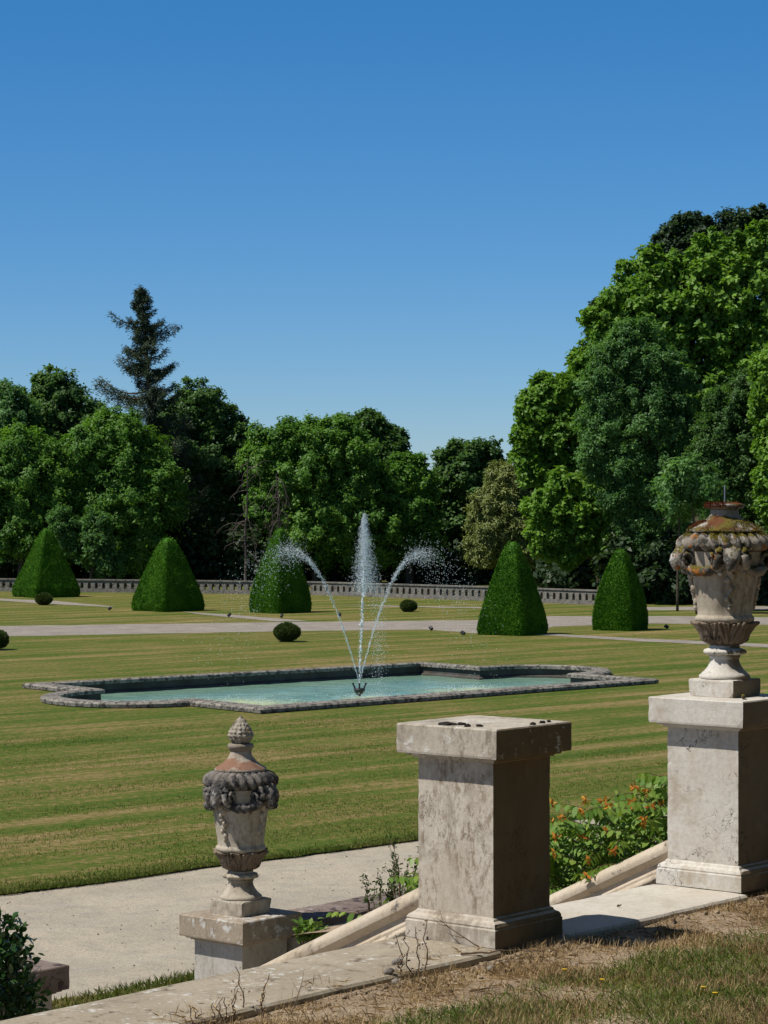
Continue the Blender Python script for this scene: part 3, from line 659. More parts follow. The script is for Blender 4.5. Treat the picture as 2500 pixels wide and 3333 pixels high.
    for k in range(4):
        a = ang0+k*math.pi/2; ram_head(e, a, M['ram'], MB)
        # garland hanging to the next head, and the pendant on the body under each head
        mb = MB(); pts = []; rad = []; rg = random.Random(k+7)
        for i in range(33):
            q = i/32; th = a+q*math.pi/2; sag = 4*q*(1-q); pts.append((math.cos(th)*.222, math.sin(th)*.222, .815-.075*sag)); rad.append((.015+.013*sag)*rg.uniform(.8, 1.25))
        mb.tube(pts, rad, 9); mb.rough(.012, 55); mb.rough(.007, 110); mb.build('garland', M['ram'], e, True)
        mb = MB()
        for i in range(9):
            h = .745-i*.028; r = .198-(.72-h)*.16 if h < .72 else .2; th = a+.07*math.sin(i*1.9)
            mb.ball((math.cos(th)*r, math.sin(th)*r, h), (.022-.001*i, .022-.001*i, .024), 8, 6, .4, i)
        mb.rough(.008, 60); mb.build('pendant', M['pend'], e, True)
    return e
e1 = urn(cB2, LZ+.001, 'weathered urn with blackened ram heads and pine-cone finial on the low pillar', math.pi+.05,
    dict(foot=STONE_URN, leaf=STONE_URN_LEAF, body=STONE_URN, gad=STONE_URN_DK, lid=STONE_URN_RED, gad2=STONE_CONE, cone=STONE_CONE, ram=STONE_URN_DK, pend=STONE_URN), True)
e2 = urn(cB, CT+.001, 'big mossy urn with orange lichen and iron rod on the tall pillar', math.pi+R(50.2+0-10)-math.pi/2*0, 
    dict(foot=STONE_B, leaf=STONE_URN_LEAF, body=STONE_URN, gad=STONE_URN_GAD, lid=STONE_URN_MOSS, gad2=STONE_URN_MOSS, cone=STONE_CONE, ram=STONE_URN_GAD, pend=STONE_URN), False)
# moss fur on the big urn
rng = np.random.default_rng(11)
M_MOSSR = leaf_mat('red_moss', [(0, (.10, .025, .012)), (.5, (.19, .05, .02)), (1, (.26, .10, .035))], .2, (1, 1, 1), .9)
M_MOSSG = leaf_mat('green_moss', [(0, (.06, .065, .01)), (.5, (.13, .115, .02)), (1, (.24, .17, .035))], .2, (1, 1, 1), .9)
def fur(n, rz, m, name, hh, arc=None):
    th = rng.uniform(0, 2*np.pi, n) if arc is None else rng.uniform(arc[0], arc[1], n); q = rng.random(n)
    r = np.interp(q, [i/(len(rz)-1) for i in range(len(rz))], [a for a, b in rz]); z = np.interp(q, [i/(len(rz)-1) for i in range(len(rz))], [b for a, b in rz])
    keep = np.array([noise.noise(Vector((math.cos(t)*r_*11, math.sin(t)*r_*11, z_*11))) > -.05 for t, r_, z_ in zip(th, r, z)])
    th, r, z = th[keep], r[keep]*1.07, .47+(z[keep]-.47)*.945; P = np.stack([np.cos(th)*r, np.sin(th)*r, z], 1); k = len(P)
    D = unit(np.stack([np.cos(th)*.8, np.sin(th)*.8, np.full(k, .7)], 1)+rng.normal(0, .45, (k, 3)))
    V_ = leaf_array(P, unit(rng.normal(0, 1, (k, 3))), D, rng.uniform(.5, 1.2, k)*hh, np.full(k, .0035))
    link(name, quads_mesh(name, V_), m, e2)['kind'] = 'stuff'
fur(2600, [(.102, 1.127), (.108, 1.14), (.105, 1.152), (.085, 1.157)], M_MOSSR, 'red_moss', .018)
fur(2200, [(.19, 1.003), (.152, 1.03), (.118, 1.05)], M_MOSSR, 'red_moss', .014, (1.6, 3.0))
fur(5000, [(.235, .955), (.2, .978), (.208, .985), (.192, 1.003), (.152, 1.03), (.118, 1.05)], M_MOSSG, 'green_moss', .014)
t = empty('mossy_twig', tv(2.47, .10, CT), ANG+.5, 'stubby mossy broken twig lying on the cap below the big urn', 'twig')
mb = MB(); mb.tube([(-.035, 0, .011), (0, .002, .012), (.02, 0, .012), (.042, .001, .011)], [.008, .011, .01, .012], 7); mb.rough(.003, 80); mb.build('stick', M_TWIG, t)
mb = MB(); mb.ball((-.03, .0, .024), (.014, .01, .006), 8, 5, .5); mb.build('moss', M_MOSSG, t)

# ------------------------------------------------------------------ vegetation
def tree_thing(name, base, label, cat, group=None): return empty(name, base, 0, label, cat, group)
def crown_leaves(clumps, dens, L, Wd, seed, sub=30, inner=.25, droop=.15, srange=(.2, .4), zmin=.0, ls=1.0):
    L *= ls; Wd *= ls; dens = dens/ls**2
    rng = np.random.default_rng(seed); Vs = []
    for (c, r) in clumps:
        c = np.array(c); r = np.array(r); rm = r.mean()
        d = unit(rng.normal(0, 1, (sub, 3))); sc = c+d*r*rng.uniform(.6, 1.0, (sub, 1)); sr = rm*rng.uniform(srange[0], srange[1], sub)
        nn = np.maximum(8, (dens*4*np.pi*sr**2*.8)).astype(int); idx = np.repeat(np.arange(sub), nn); k = len(idx)
        q = unit(rng.normal(0, 1, (k, 3))); rad = rng.random(k)**.45
        rad = rad*(1+.30*np.abs(rng.normal(0, 1, k))*(rng.random(k) < .3))
        ax = unit(d+np.array([0, 0, .35])+rng.normal(0, .45, (sub, 3)))[idx]; off = q*(sr[idx]*rad)[:, None]*np.array([1.0, 1.0, .8])
        P = sc[idx]+off*.8+ax*(off*ax).sum(1, keepdims=True)*1.05
        O_ = unit(q*.8+d[idx]*.7+np.array([0, 0, .5])+rng.normal(0, .45, (k, 3)))
        ns = sub*4; si = rng.integers(0, sub, ns); sa = unit(d[si]+np.array([0, 0, .25])+rng.normal(0, .6, (ns, 3))); ln_ = sr[si]*rng.uniform(.5, 1.5, ns)
        rp = np.repeat(np.arange(ns), 16); tq = rng.random(len(rp)); PS = (sc[si]+sa*(sr[si]*.75)[:, None])[rp]+sa[rp]*(ln_[rp]*tq)[:, None]+rng.normal(0, .10, (len(rp), 3))*(1-.6*tq)[:, None]
        PS[:, 2] -= .25*tq**2*ln_[rp]; P = np.concatenate([P, PS]); O_ = np.concatenate([O_, unit(sa[rp]*.5+np.array([0, 0, .6])+rng.normal(0, .5, PS.shape))])
        ni = int(dens*4*np.pi*rm**2*inner)
        qi = unit(rng.normal(0, 1, (ni, 3))); Pi = c+qi*r*(rng.random((ni, 1))**.5)*.85
        P = np.concatenate([P, Pi]); O_ = np.concatenate([O_, unit(qi+rng.normal(0, .7, (ni, 3)))])
        ok = P[:, 2] > zmin; P = P[ok]; O_ = O_[ok]; k = len(P)
        D = rng.normal(0, 1, (k, 3)); D[:, 2] -= droop*2; D = D-O_*(D*O_).sum(1, keepdims=True)
        Vs.append(leaf_array(P, O_, D, L*rng.uniform(.6, 1.3, k), Wd*rng.uniform(.7, 1.3, k)))
    return np.concatenate(Vs)
TREECOUNT = [0]
def tree(name, Y, clumps, label, m, dens=80, L=.24, Wd=.15, trunk=.22, base=None, sub=54, inner=.25, group='trees around the garden', depth=.85, seed=0, srange=(.12, .33), droop=.15, zmin=.3, cat='tree'):
    """clumps: (x, y, rx, ry[, distance offset]) as seen in the photograph, at distance Y"""
    cl = []
    for c in clumps:
        y_ = Y+(c[4] if len(c) > 4 else 0); p = pd(c[0], c[1], y_); rx, rz = c[2]*y_/F, c[3]*y_/F
        cl.append((p, (rx, (rx+rz)/2*depth, rz)))
    bx = base if base is not None else sum(c[0] for c in clumps)/len(clumps)
    b = Vector(((bx-1250)/F*Y, Y, 0)); e = tree_thing(name, b, label, cat, group)
    V_ = crown_leaves([((p-b)[:], r) for p, r in cl], dens, L, Wd, seed+17, sub, inner, droop, srange, zmin, .74)
    link('crown', quads_mesh('crown', V_), m, e)
    mb = MB(); rg = random.Random(seed); top = max(p.z for p, r in cl)
    main = max(cl, key=lambda q: q[0].z)[0]-b; pts = [Vector((0, 0, -.1)), Vector((rg.uniform(-.1, .1), 0, .5))]
    for k in range(1, 7):
        q = k/6; pts.append(Vector((main.x*q**1.3+rg.uniform(-.12, .12), main.y*q+rg.uniform(-.1, .1), .5+(main.z-.5)*q)))
    mb.tube(pts, [trunk*1.35, trunk]+[trunk*(1-.14*k) for k in range(1, 7)], 9)
    for p, r in cl:
        q = p-b; h = max(.8, min(q.z*.55, main.z*.8)); f = min(1, (h-.5)/max(.1, main.z-.5)); st_ = Vector((main.x*f**1.3, main.y*f, h))
        mid = st_.lerp(q, .5)+Vector((0, 0, .12*(q-st_).length)); mb.tube([st_, mid, q], [trunk*.5, trunk*.32, trunk*.1], 6)
    for p, r in cl:
        q = p-b
        for k in range(5):
            d = Vector((rg.gauss(0, 1), rg.gauss(0, 1), rg.gauss(.2, .8))).normalized(); mb.tube([q, q+Vector((d.x*r[0], d.y*r[1], d.z*r[2]))*.45+Vector((0, 0, .1)), q+Vector((d.x*r[0], d.y*r[1], d.z*r[2]))*.85], [trunk*.16, trunk*.1, trunk*.03], 4)
    mb.build('trunk', M_BARK, e, True); return e
def ramp3(a, b, c): return [(.1, a), (.5, b), (.95, c)]
L_MID = leaf_mat('mid_green_leaves', ramp3((0.065, 0.156, 0.026), (0.111, 0.240, 0.039), (0.176, 0.325, 0.055)))
L_DARK = leaf_mat('dark_green_leaves', ramp3((0.046, 0.108, 0.030), (0.078, 0.162, 0.043), (0.128, 0.230, 0.061)))
L_BLUE = leaf_mat('bluish_green_leaves', ramp3((0.065, 0.150, 0.047), (0.104, 0.221, 0.065), (0.156, 0.299, 0.088)))
L_BRIGHT = leaf_mat('bright_green_leaves', ramp3((0.084, 0.185, 0.022), (0.140, 0.269, 0.034), (0.207, 0.358, 0.050)), .35)
L_SPRUCE = leaf_mat('dark_spruce_needles', ramp3((0.030, 0.053, 0.033), (0.050, 0.077, 0.045), (0.075, 0.106, 0.057)), .12)
L_OLIVE = leaf_mat('grey_olive_needles', ramp3((.15, .19, .055), (.21, .25, .075), (.28, .31, .105)), .2)
L_TOP = leaf_mat('dark_oak_leaves', ramp3((.028, .06, .026), (.045, .085, .036), (.07, .115, .046)))
L_SHADE = leaf_mat('shade_darkened_leaves', ramp3((.016, .036, .014), (.028, .055, .02), (.045, .08, .026)), .25)  # leaf green darkened to paint in the shade deep in the wood
L_YEW = leaf_mat('clipped_yew_needles', ramp3((0.039, 0.120, 0.007), (0.065, 0.189, 0.010), (0.114, 0.260, 0.017)), .0, (1.1, 1.3, .4), .6, 1.5, .45, .15)
L_BALL = leaf_mat('clipped_box_leaves', ramp3((.035, .055, .012), (.055, .085, .018), (.085, .115, .026)), .2, (1.1, 1.3, .4), .6, 3, .4)

# left group, beyond the balustrade
tree('maple_tree', 136, [(170, 1265, 55, 60), (175, 1330, 110, 90), (255, 1370, 90, 90), (110, 1420, 120, 100), (290, 1440, 100, 100), (200, 1540, 160, 140)], 'dark maple rising behind the left trees with a small tufted top', L_DARK, seed=1, L=.26, Wd=.19, dens=70)
tree('ash_tree', 133, [(10, 1300, 70, 60), (20, 1390, 110, 100), (-40, 1480, 120, 120)], 'dark green tree cut by the left edge, behind paler foliage', L_BLUE, seed=2)
tree('ash_tree', 126, [(70, 1480, 110, 90), (0, 1560, 130, 110), (120, 1600, 100, 110), (40, 1700, 140, 120), (130, 1740, 90, 110)], 'mid green leafy tree at left edge above the first yew', L_MID, seed=3, L=.26, Wd=.13)
tree('ash_tree', 127, [(375, 1405, 95, 70), (310, 1460, 110, 95), (450, 1490, 100, 100), (250, 1540, 95, 95), (390, 1570, 150, 125), (500, 1610, 90, 110), (300, 1680, 110, 120), (430, 1720, 135, 130), (230, 1590, 60, 70)], 'big rounded ash with bright lit top in front of the spruce', L_MID, seed=4, L=.27, Wd=.13, dens=85)
tree('ash_tree', 123.5, [(310, 1720, 55, 60), (300, 1790, 60, 60), (210, 1720, 40, 70), (350, 1830, 50, 45)], 'small bluish sapling between the first and second yew', L_BLUE, seed=5, L=.22, Wd=.1, trunk=.09, group='saplings by the balustrade')
tree('lime_tree', 134, [(640, 1330, 80, 75), (590, 1390, 90, 90), (700, 1390, 75, 80), (760, 1420, 50, 70), (650, 1500, 140, 120), (740, 1540, 90, 110), (620, 1630, 130, 120), (700, 1720, 130, 130), (560, 1760, 100, 120)], 'dark broadleaf tree just right of the tall spruce', L_DARK, seed=6, L=.27, Wd=.17, dens=75)
tree('ash_tree', 128, [(910, 1440, 90, 65), (1000, 1440, 85, 65), (870, 1510, 80, 85), (1080, 1420, 75, 60), (1120, 1500, 100, 85), (980, 1540, 130, 100), (1180, 1580, 90, 80), (930, 1640, 110, 90), (1080, 1660, 130, 100), (1010, 1740, 150, 110), (1190, 1720, 110, 110)], 'broad green ash filling the middle behind the fountain', L_MID, seed=7, L=.27, Wd=.13, dens=85)
tree('oak_tree', 134, [(1170, 1395, 75, 50), (1225, 1400, 60, 45), (1265, 1440, 55, 45), (1180, 1470, 110, 70), (1290, 1500, 50, 50), (1220, 1560, 110, 80)], 'open-crowned oak showing sky through its branches, behind the middle ash', L_DARK, seed=8, dens=60, L=.28, Wd=.18, inner=.1)
tree('cherry_tree', 129, [(1330, 1530, 55, 50), (1290, 1590, 80, 70), (1370, 1580, 45, 55), (1340, 1660, 90, 80), (1380, 1740, 60, 80), (1290, 1760, 80, 80)], 'lower mid green tree sloping down right of the middle ash', L_MID, seed=9, L=.3, Wd=.16)
tree('chestnut_tree', 133, [(1500, 1490, 75, 55), (1560, 1500, 75, 60), (1470, 1560, 65, 70), (1600, 1570, 80, 75), (1520, 1600, 110, 95), (1450, 1660, 50, 90), (1640, 1650, 60, 80), (1530, 1730, 110, 100)], 'domed chestnut behind the olive-green pine', L_DARK, seed=10, L=.3, Wd=.2, dens=75)
tree('pine_tree', 118, [(1640, 1565, 50, 55), (1625, 1630, 75, 60), (1670, 1660, 60, 60), (1600, 1710, 70, 60), (1680, 1730, 70, 60), (1630, 1770, 95, 50), (1580, 1810, 50, 26), (1700, 1800, 70, 35)], 'soft grey-green pine with hanging skirts behind the fourth yew', L_OLIVE, seed=11, L=.26, Wd=.075, dens=150, trunk=.16, srange=(.16, .34), droop=.4)
# right group
tree('plane_tree', 111, [(1800, 1270, 70, 50), (1760, 1340, 75, 65), (1860, 1320, 65, 70), (1740, 1420, 65, 60), (1840, 1420, 85, 80), (1780, 1510, 90, 70), (1720, 1480, 50, 50)], 'plane tree lobe standing out left against the sky', L_BRIGHT, seed=12, L=.3, Wd=.24, dens=55, base=1960, srange=(.12, .28))
tree('plane_tree', 107, [(1830, 1600, 85, 60), (1790, 1660, 75, 60), (1880, 1660, 80, 70), (1770, 1720, 50, 45), (1860, 1740, 90, 60), (1930, 1740, 70, 70), (1780, 1775, 40, 35), (1850, 1800, 40, 40), (1940, 1620, 70, 70)], 'sunny hanging plane branches above the two right yews', L_BRIGHT, seed=13, L=.27, Wd=.21, dens=60, base=2010, srange=(.12, .28))
tree('plane_tree', 114, [(1990, 1060, 85, 70), (1930, 1180, 70, 80), (2110, 890, 80, 75), (2060, 980, 110, 90), (2230, 920, 120, 90), (2350, 840, 110, 80), (2480, 830, 100, 90), (2440, 950, 130, 110), (2300, 1020, 140, 100), (2150, 1050, 120, 100), (2430, 1090, 120, 120), (2260, 1150, 150, 110), (2080, 1180, 120, 110), (2420, 1250, 120, 120), (1900, 1260, 60, 60), (2250, 1300, 160, 120)], 'huge bright green plane tree filling the upper right corner', L_BRIGHT, seed=14, L=.32, Wd=.26, dens=50, trunk=.5, base=2260, srange=(.11, .26))
tree('locust_tree', 104, [(2060, 1100, 80, 55), (2000, 1180, 85, 70), (2120, 1180, 90, 70), (1960, 1280, 75, 80), (2080, 1290, 110, 90), (1970, 1380, 85, 80), (2190, 1280, 70, 80), (2100, 1400, 120, 90), (2210, 1400, 80, 80), (1990, 1480, 100, 80), (2120, 1520, 120, 90), (2230, 1480, 70, 80), (2000, 1570, 90, 70), (2060, 1620, 80, 70), (2150, 1640, 110, 90), (2080, 1730, 60, 70)], 'feathery blue-green tree in front of the huge plane', L_BLUE, seed=15, L=.21, Wd=.09, dens=130, trunk=.28, base=2140)
tree('hornbeam_tree', 101, [(2390, 1340, 90, 90), (2460, 1280, 70, 80), (2330, 1440, 70, 80), (2430, 1460, 100, 90), (2340, 1560, 80, 80), (2440, 1590, 90, 90), (2380, 1680, 90, 80), (2480, 1700, 70, 90)], 'dark small-leaved tree behind the big mossy urn', L_DARK, seed=16, L=.17, Wd=.1, dens=170, trunk=.2, base=2400, droop=.0)
tree('plane_tree', 99, [(2510, 1210, 60, 70), (2520, 1330, 60, 70), (2530, 1450, 60, 60), (2520, 1560, 50, 60), (2525, 1650, 50, 50)], 'strip of bright leaves cut by the right edge beside the urn', L_BRIGHT, seed=17, L=.24, Wd=.2, dens=65, base=2560, srange=(.2, .36))
tree('oak_tree', 128, [(2240, 760, 80, 50), (2180, 810, 60, 50), (2330, 770, 90, 60), (2410, 740, 70, 45), (2490, 740, 60, 60), (2290, 860, 140, 80), (2450, 850, 110, 80)], 'dark oak top showing above the huge plane', L_TOP, seed=18, L=.28, Wd=.18, dens=75, trunk=.4, base=2330)
tree('oak_tree', 124, [(1960, 1005, 32, 28), (1945, 1070, 22, 36), (2010, 1080, 90, 70), (1990, 1180, 80, 80)], 'small dark tree tip peeping out left of the huge plane', L_TOP, seed=19, L=.26, Wd=.16, base=2010)
# the shady back rows of the wood
back = [(100, 1560), (330, 1590), (560, 1560), (800, 1600), (1000, 1590), (1220, 1640), (1420, 1640), (1600, 1650), (1800, 1620), (2000, 1540), (2220, 1500), (2450, 1480), (-150, 1560), (2700, 1500)]
bl = ['dark back-row tree behind the left edge ash', 'dark back-row tree behind the rounded ash', 'dark back-row tree behind the spruce', 'dark back-row tree behind the dead tree', 'dark back-row tree behind the middle ash', 'dark back-row tree behind the sky-gap oak', 'dark back-row tree behind the gap between ash and chestnut', 'dark back-row tree behind the olive pine', 'dark back-row tree behind the plane lobe', 'dark back-row tree behind the feathery tree', 'dark back-row tree behind the feathery tree and urn', 'dark back-row tree behind the big urn', 'dark back-row tree outside the left edge', 'dark back-row tree outside the right edge']
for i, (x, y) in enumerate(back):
    tree('dense_tree', 142+3*(i % 3), [(x, y, 130, 90), (x-70, y+90, 110, 100), (x+70, y+90, 110, 100), (x, y+190, 150, 100)], bl[i], L_SHADE, dens=30, L=.42, Wd=.3, seed=40+i, sub=26, inner=.5, group='back row of the wood')
for i, (X_, Y_) in enumerate([(5.9, 10.2), (5.6, 5.2), (4.6, .2), (1.2, -4.2)]):  # unseen trees added to block sky light from the pillars' dark faces
    b = Vector((X_, Y_, 1.7)); e = empty('dense_tree', b, 0, ['leafy tree added just outside the right edge as a light blocker', 'leafy tree added right of the viewpoint as a light blocker', 'leafy tree added behind the viewpoint to the right as a light blocker', 'leafy tree added straight behind the viewpoint as a light blocker'][i], 'tree', 'unseen trees added to block light')
    V_ = crown_leaves([((0, 0, 1.6), (2.6, 2.6, 1.7)), ((.3, .2, 4.2), (2.7, 2.7, 2.2)), ((0, 0, 6.5), (2.0, 2.0, 1.8))], 50, .34, .24, 90+i, 30, .6, zmin=.1); link('crown', quads_mesh('crown', V_), L_DARK, e)
    mb = MB(); mb.tube([(0, 0, -.2), (.1, 0, 2), (0, .1, 4), (0, 0, 6.5)], [.3, .24, .16, .05], 9); mb.build('trunk', M_BARK, e, True)
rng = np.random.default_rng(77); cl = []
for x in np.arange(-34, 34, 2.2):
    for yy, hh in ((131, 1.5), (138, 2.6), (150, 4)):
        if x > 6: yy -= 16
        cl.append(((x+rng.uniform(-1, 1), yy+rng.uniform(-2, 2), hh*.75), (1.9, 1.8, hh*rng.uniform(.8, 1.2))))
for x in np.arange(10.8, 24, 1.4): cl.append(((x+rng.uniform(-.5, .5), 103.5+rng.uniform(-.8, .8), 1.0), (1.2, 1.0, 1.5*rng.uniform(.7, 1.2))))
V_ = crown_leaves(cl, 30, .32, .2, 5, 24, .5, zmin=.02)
tag(link('woodland_undergrowth', quads_mesh('woodland_undergrowth', V_), L_SHADE), 'dark shaded undergrowth filling the wood behind the balustrade', 'undergrowth', kind='stuff')
# spruce
e = tree_thing('spruce_tree', Vector(((505-1250)/F*130, 130, 0)), 'tall ragged dark spruce rising above the left trees', 'tree', 'trees around the garden'); b = e.location
rg = random.Random(5); rng = np.random.default_rng(5); mb = MB(); apex = pd(455, 935, 130)-b
def tr_at(z): q = max(0, z)/apex.z; return Vector((apex.x*q**2.2, apex.y*q, z))
mb.tube([tr_at(apex.z*k/14) for k in range(15)], [.34*(1-k/15)+.015 for k in range(15)], 9)
Ps = []; Ds = []
z = apex.z-.15
def branch(z, az, ln, rise):
    p0 = tr_at(z); pts = []; 
    for k in range(8):
        q = k/7; pts.append(p0+Vector((math.cos(az)*ln*q, math.sin(az)*ln*q, ln*(rise*q+.28*q**2.5-.42*q*(1-q)))) )
    mb.tube(pts, [.05*(1-.8*k/7)*min(1, ln/2.2)+.008 for k in range(8)], 5)
    n = int(14+ln*46)
    for _ in range(n):
        q = rg.uniform(.1, 1.0); i = min(6, int(q*7)); p = pts[i].lerp(pts[i+1], q*7-i); s = ln*.16*(1-.55*q)
        Ps.append(p+Vector((rg.gauss(0, s*.7), rg.gauss(0, s*.7), -abs(rg.gauss(0, s*.9)))))
        Ds.append(Vector((math.cos(az)+rg.gauss(0, .9), math.sin(az)+rg.gauss(0, .9), rg.gauss(-.5, .5))))
while z > 3.5:
    d = apex.z-z; ln = .3+.235*d**.93
    for k in range(4):
        if rg.random() < .16 and d > 1: continue
        branch(z+rg.uniform(-.15, .15), rg.uniform(0, 6.283), ln*rg.choice([.55, .7, .85, .95, 1.1]), rg.uniform(-.15, .2))
    z -= .20+.018*d
for (y, az, ln) in ((1045, math.pi+.1, 1.75), (1060, -.2, 1.1), (1085, .1, 1.75), (1075, .25, 1.4), (1180, math.pi, 1.4), (1195, math.pi-.3, 1.7), (1200, .1, 1.5), (1270, math.pi+.1, 2.6), (1285, math.pi-.1, 2.9), (1300, .2, 1.6), (1290, math.pi+.4, 2.4)): branch(CAMZ-(y-1667)/F*130, az, ln, .0)
P = np.array([p[:] for p in Ps]); D = np.array([p[:] for p in Ds]); k = len(P)
k *= 2; P = np.repeat(P, 6, 0)+rng.normal(0, .07, (k*3, 3)); D = np.repeat(D, 6, 0)+rng.normal(0, .5, (k*3, 3))
link('crown', quads_mesh('crown', leaf_array(P, unit(rng.normal(0, 1, P.shape)+np.array([0, 0, .8])), D, rng.uniform(.10, .24, k*3), rng.uniform(.022, .05, k*3))), L_SPRUCE, e)
mb.build('trunk', M_BARK, e, True)
# dead trees
def dead(bx, Y, ytop, ybot, label, seed, lean=0, hang=.0, nb=26):
    e = tree_thing('dead_tree', Vector(((bx-1250)/F*Y, Y, 0)), label, 'dead tree', 'bare dead trees'); rg = random.Random(seed); mb = MB()
    H_ = CAMZ-(ytop-1667)/F*Y; pts = [Vector((lean*(k/8)**2+rg.uniform(-.05, .05), rg.uniform(-.05, .05), H_*k/8)) for k in range(9)]
    mb.tube(pts, [.07*(1-.9*k/8)+.01 for k in range(9)], 7); z0 = CAMZ-(ybot-1667)/F*Y
    for k in range(nb):
        z = rg.uniform(z0, H_*.98); p = Vector((lean*(z/H_)**2, 0, z)); az = rg.uniform(0, 6.28); ln = rg.uniform(.5, 1.9); c = [p]; d = Vector((math.cos(az), math.sin(az)*.7, rg.uniform(-.2, .5)))
        for s in range(7):
            d = (d+Vector((rg.gauss(0, .25), rg.gauss(0, .25), rg.gauss(-.16-hang, .2)))).normalized(); c.append(c[-1]+d*ln/7)
        mb.tube(c, [.022*(1-.85*i/7)+.004 for i in range(8)], 4)
        for s in (3, 5):
            cc = [c[s]]; dd = Vector((rg.gauss(0, 1), rg.gauss(0, 1), rg.gauss(-.4, .5))).normalized()
            for i in range(4): dd = (dd+Vector((rg.gauss(0, .3), rg.gauss(0, .3), -.15))).normalized(); cc.append(cc[-1]+dd*ln*.11)
            mb.tube(cc, [.009, .008, .006, .005, .003], 4)
    mb.build('trunk', M_DEADWOOD, e); return e
dead(800, 124, 1490, 1800, 'bare grey dead tree between the second and third yew', 3, .1, .1)
dead(915, 124.5, 1540, 1740, 'bare dead branches hanging above the third yew', 8, -.2, .3, 30)
# slender trunks at the right
for x, y, tp, lab, ln in ((2205, 1990, 1640, 'slender bare trunk standing left of the big urn', .1), (2268, 1999, 1600, 'slender bare trunk hidden behind the big urn body', -.2)):
    p = px(x, y, .02); e = empty('slender_tree', p, 0, lab, 'tree', 'slender trees by the avenue'); mb = MB(); Hh = CAMZ-(tp-1667)/F*p.y
    mb.tube([(ln*(k/6)**2, 0, Hh*k/6) for k in range(7)], [.055-.005*k for k in range(7)], 8); mb.build('trunk', M_BARK, e, True)
    V_ = crown_leaves([((ln, 0, Hh+.3), (1.0, 1.0, .8))], 90, .2, .1, int(x), 24); link('crown', quads_mesh('crown', V_), L_BLUE, e)

# clipped yews
def topiary(fx, fy, s, h, alpha, prof, label, seed):
    p = px(fx, fy, .02); le = Vector((-math.cos(alpha), math.sin(alpha), 0)); ri = Vector((math.sin(alpha), math.cos(alpha), 0))
    c = p+(le+ri)*s*.5; rng = np.random.default_rng(seed)
    e = empty('clipped_yew', (c.x, c.y, 0), 0, label, 'clipped yew', 'pyramid yews around the pond')
    ts = np.array([a for a, b in prof]); hs = np.array([b for a, b in prof])
    A = np.array(ri[:2]); B = np.array(le[:2])
    def surf(t, w, inset=0):
        """t height 0..1, w 0..4 around the square"""
        q = np.floor(w).astype(int) % 4; f = (w-np.floor(w))*2-1
        a = np.select([q == 0, q == 1, q == 2, q == 3], [f, np.ones_like(f), -f, -np.ones_like(f)]); b_ = np.select([q == 0, q == 1, q == 2, q == 3], [-np.ones_like(f), f, np.ones_like(f), -f])
        rr_ = (np.abs(a)**14+np.abs(b_)**14)**(1/14); a, b_ = a/rr_, b_/rr_
        hw = np.interp(t, ts, hs)*s*.5*1.04-inset
        xy = (a*hw)[:, None]*A+(b_*hw)[:, None]*B
        z = t*h*np.where(t > .97, 1, 1)
        nrm = a[:, None]*(np.abs(a) > .999)[:, None]*A+b_[:, None]*(np.abs(b_) > .999)[:, None]*B
        return np.concatenate([xy, z[:, None]], 1), unit(np.concatenate([nrm, np.full((len(t), 1), .28)], 1)+1e-6)
    # core
    nw, ntt = 48, 26; mb = MB()
    for i in range(ntt+1):
        t = np.full(nw, i/ntt); P, _ = surf(t, np.arange(nw)*4/nw, .035); P[:, 2] *= .985; mb.v += [tuple(q) for q in P]
    for i in range(ntt):
        for j in range(nw): mb.f.append((i*nw+j, i*nw+(j+1) % nw, (i+1)*nw+(j+1) % nw, (i+1)*nw+j))
    mb.f.append(tuple(ntt*nw+j for j in range(nw))); mb.build('inner_foliage', L_YEW, e, True)
    n = 64000; t = 1-np.sqrt(rng.random(n)*.985+.0); t = np.clip(t, .004, 1); P, Nn = surf(t, rng.random(n)*4)
    bump_ = np.array([noise.noise(Vector(q*2.2)) for q in P[::1]])*.03+np.array([noise.noise(Vector(q*6.5)) for q in P])*.014; P = P+Nn*bump_[:, None]+rng.normal(0, .008, P.shape)
    D = unit(Nn*.9+np.array([0, 0, .25])+rng.normal(0, .5, P.shape)); P = P-Nn*.035
    out = (rng.random(n) < .3)[:, None]; D = unit(np.array([0, 0, .6])+rng.normal(0, .6, P.shape)+Nn*np.where(out, 1.3, .2)); P = P+Nn*.02
    V_ = leaf_array(P, unit(rng.normal(0, .24, P.shape)+Nn*1.1), D, rng.uniform(.035, .08, n), rng.uniform(.015, .03, n))
    link('foliage', quads_mesh('foliage', V_), L_YEW, e)
    mb = MB(); mb.tube([(0, 0, -.05), (0, 0, .5)], [.09, .07], 8); mb.build('trunk', M_BARK, e); return e
bell = [(0, .95), (.06, 1.0), (.14, .985), (.3, .83), (.45, .67), (.6, .52), (.75, .375), (.88, .24), (.95, .16), (1, .07)]
full = [(0, .97), (.1, 1.0), (.22, .985), (.38, .89), (.52, .77), (.66, .62), (.8, .44), (.9, .29), (.96, .19), (1, .09)]
tall = [(0, .97), (.1, 1.0), (.2, .97), (.35, .86), (.5, .72), (.65, .55), (.8, .37), (.9, .25), (.96, .17), (1, .08)]
bell2 = [(0, .95), (.07, 1.0), (.2, .94), (.36, .80), (.5, .67), (.65, .53), (.8, .38), (.9, .26), (.96, .18), (1, .09)]
topiary(118, 1947, 2.27, 3.18, R(53), bell, 'clipped pyramid yew farthest to the left, behind a small box ball', 21)
topiary(534, 1993, 2.05, 2.92, R(46), bell2, 'clipped pyramid yew second from the left, in front of the rounded ash', 22)
topiary(908, 1998, 1.70, 3.30, R(45), tall, 'clipped pyramid yew behind the left slanting jet', 23)
topiary(1700, 2071, 1.64, 2.98, R(33), bell2, 'largest clipped pyramid yew, in front of the grey-green pine', 24)
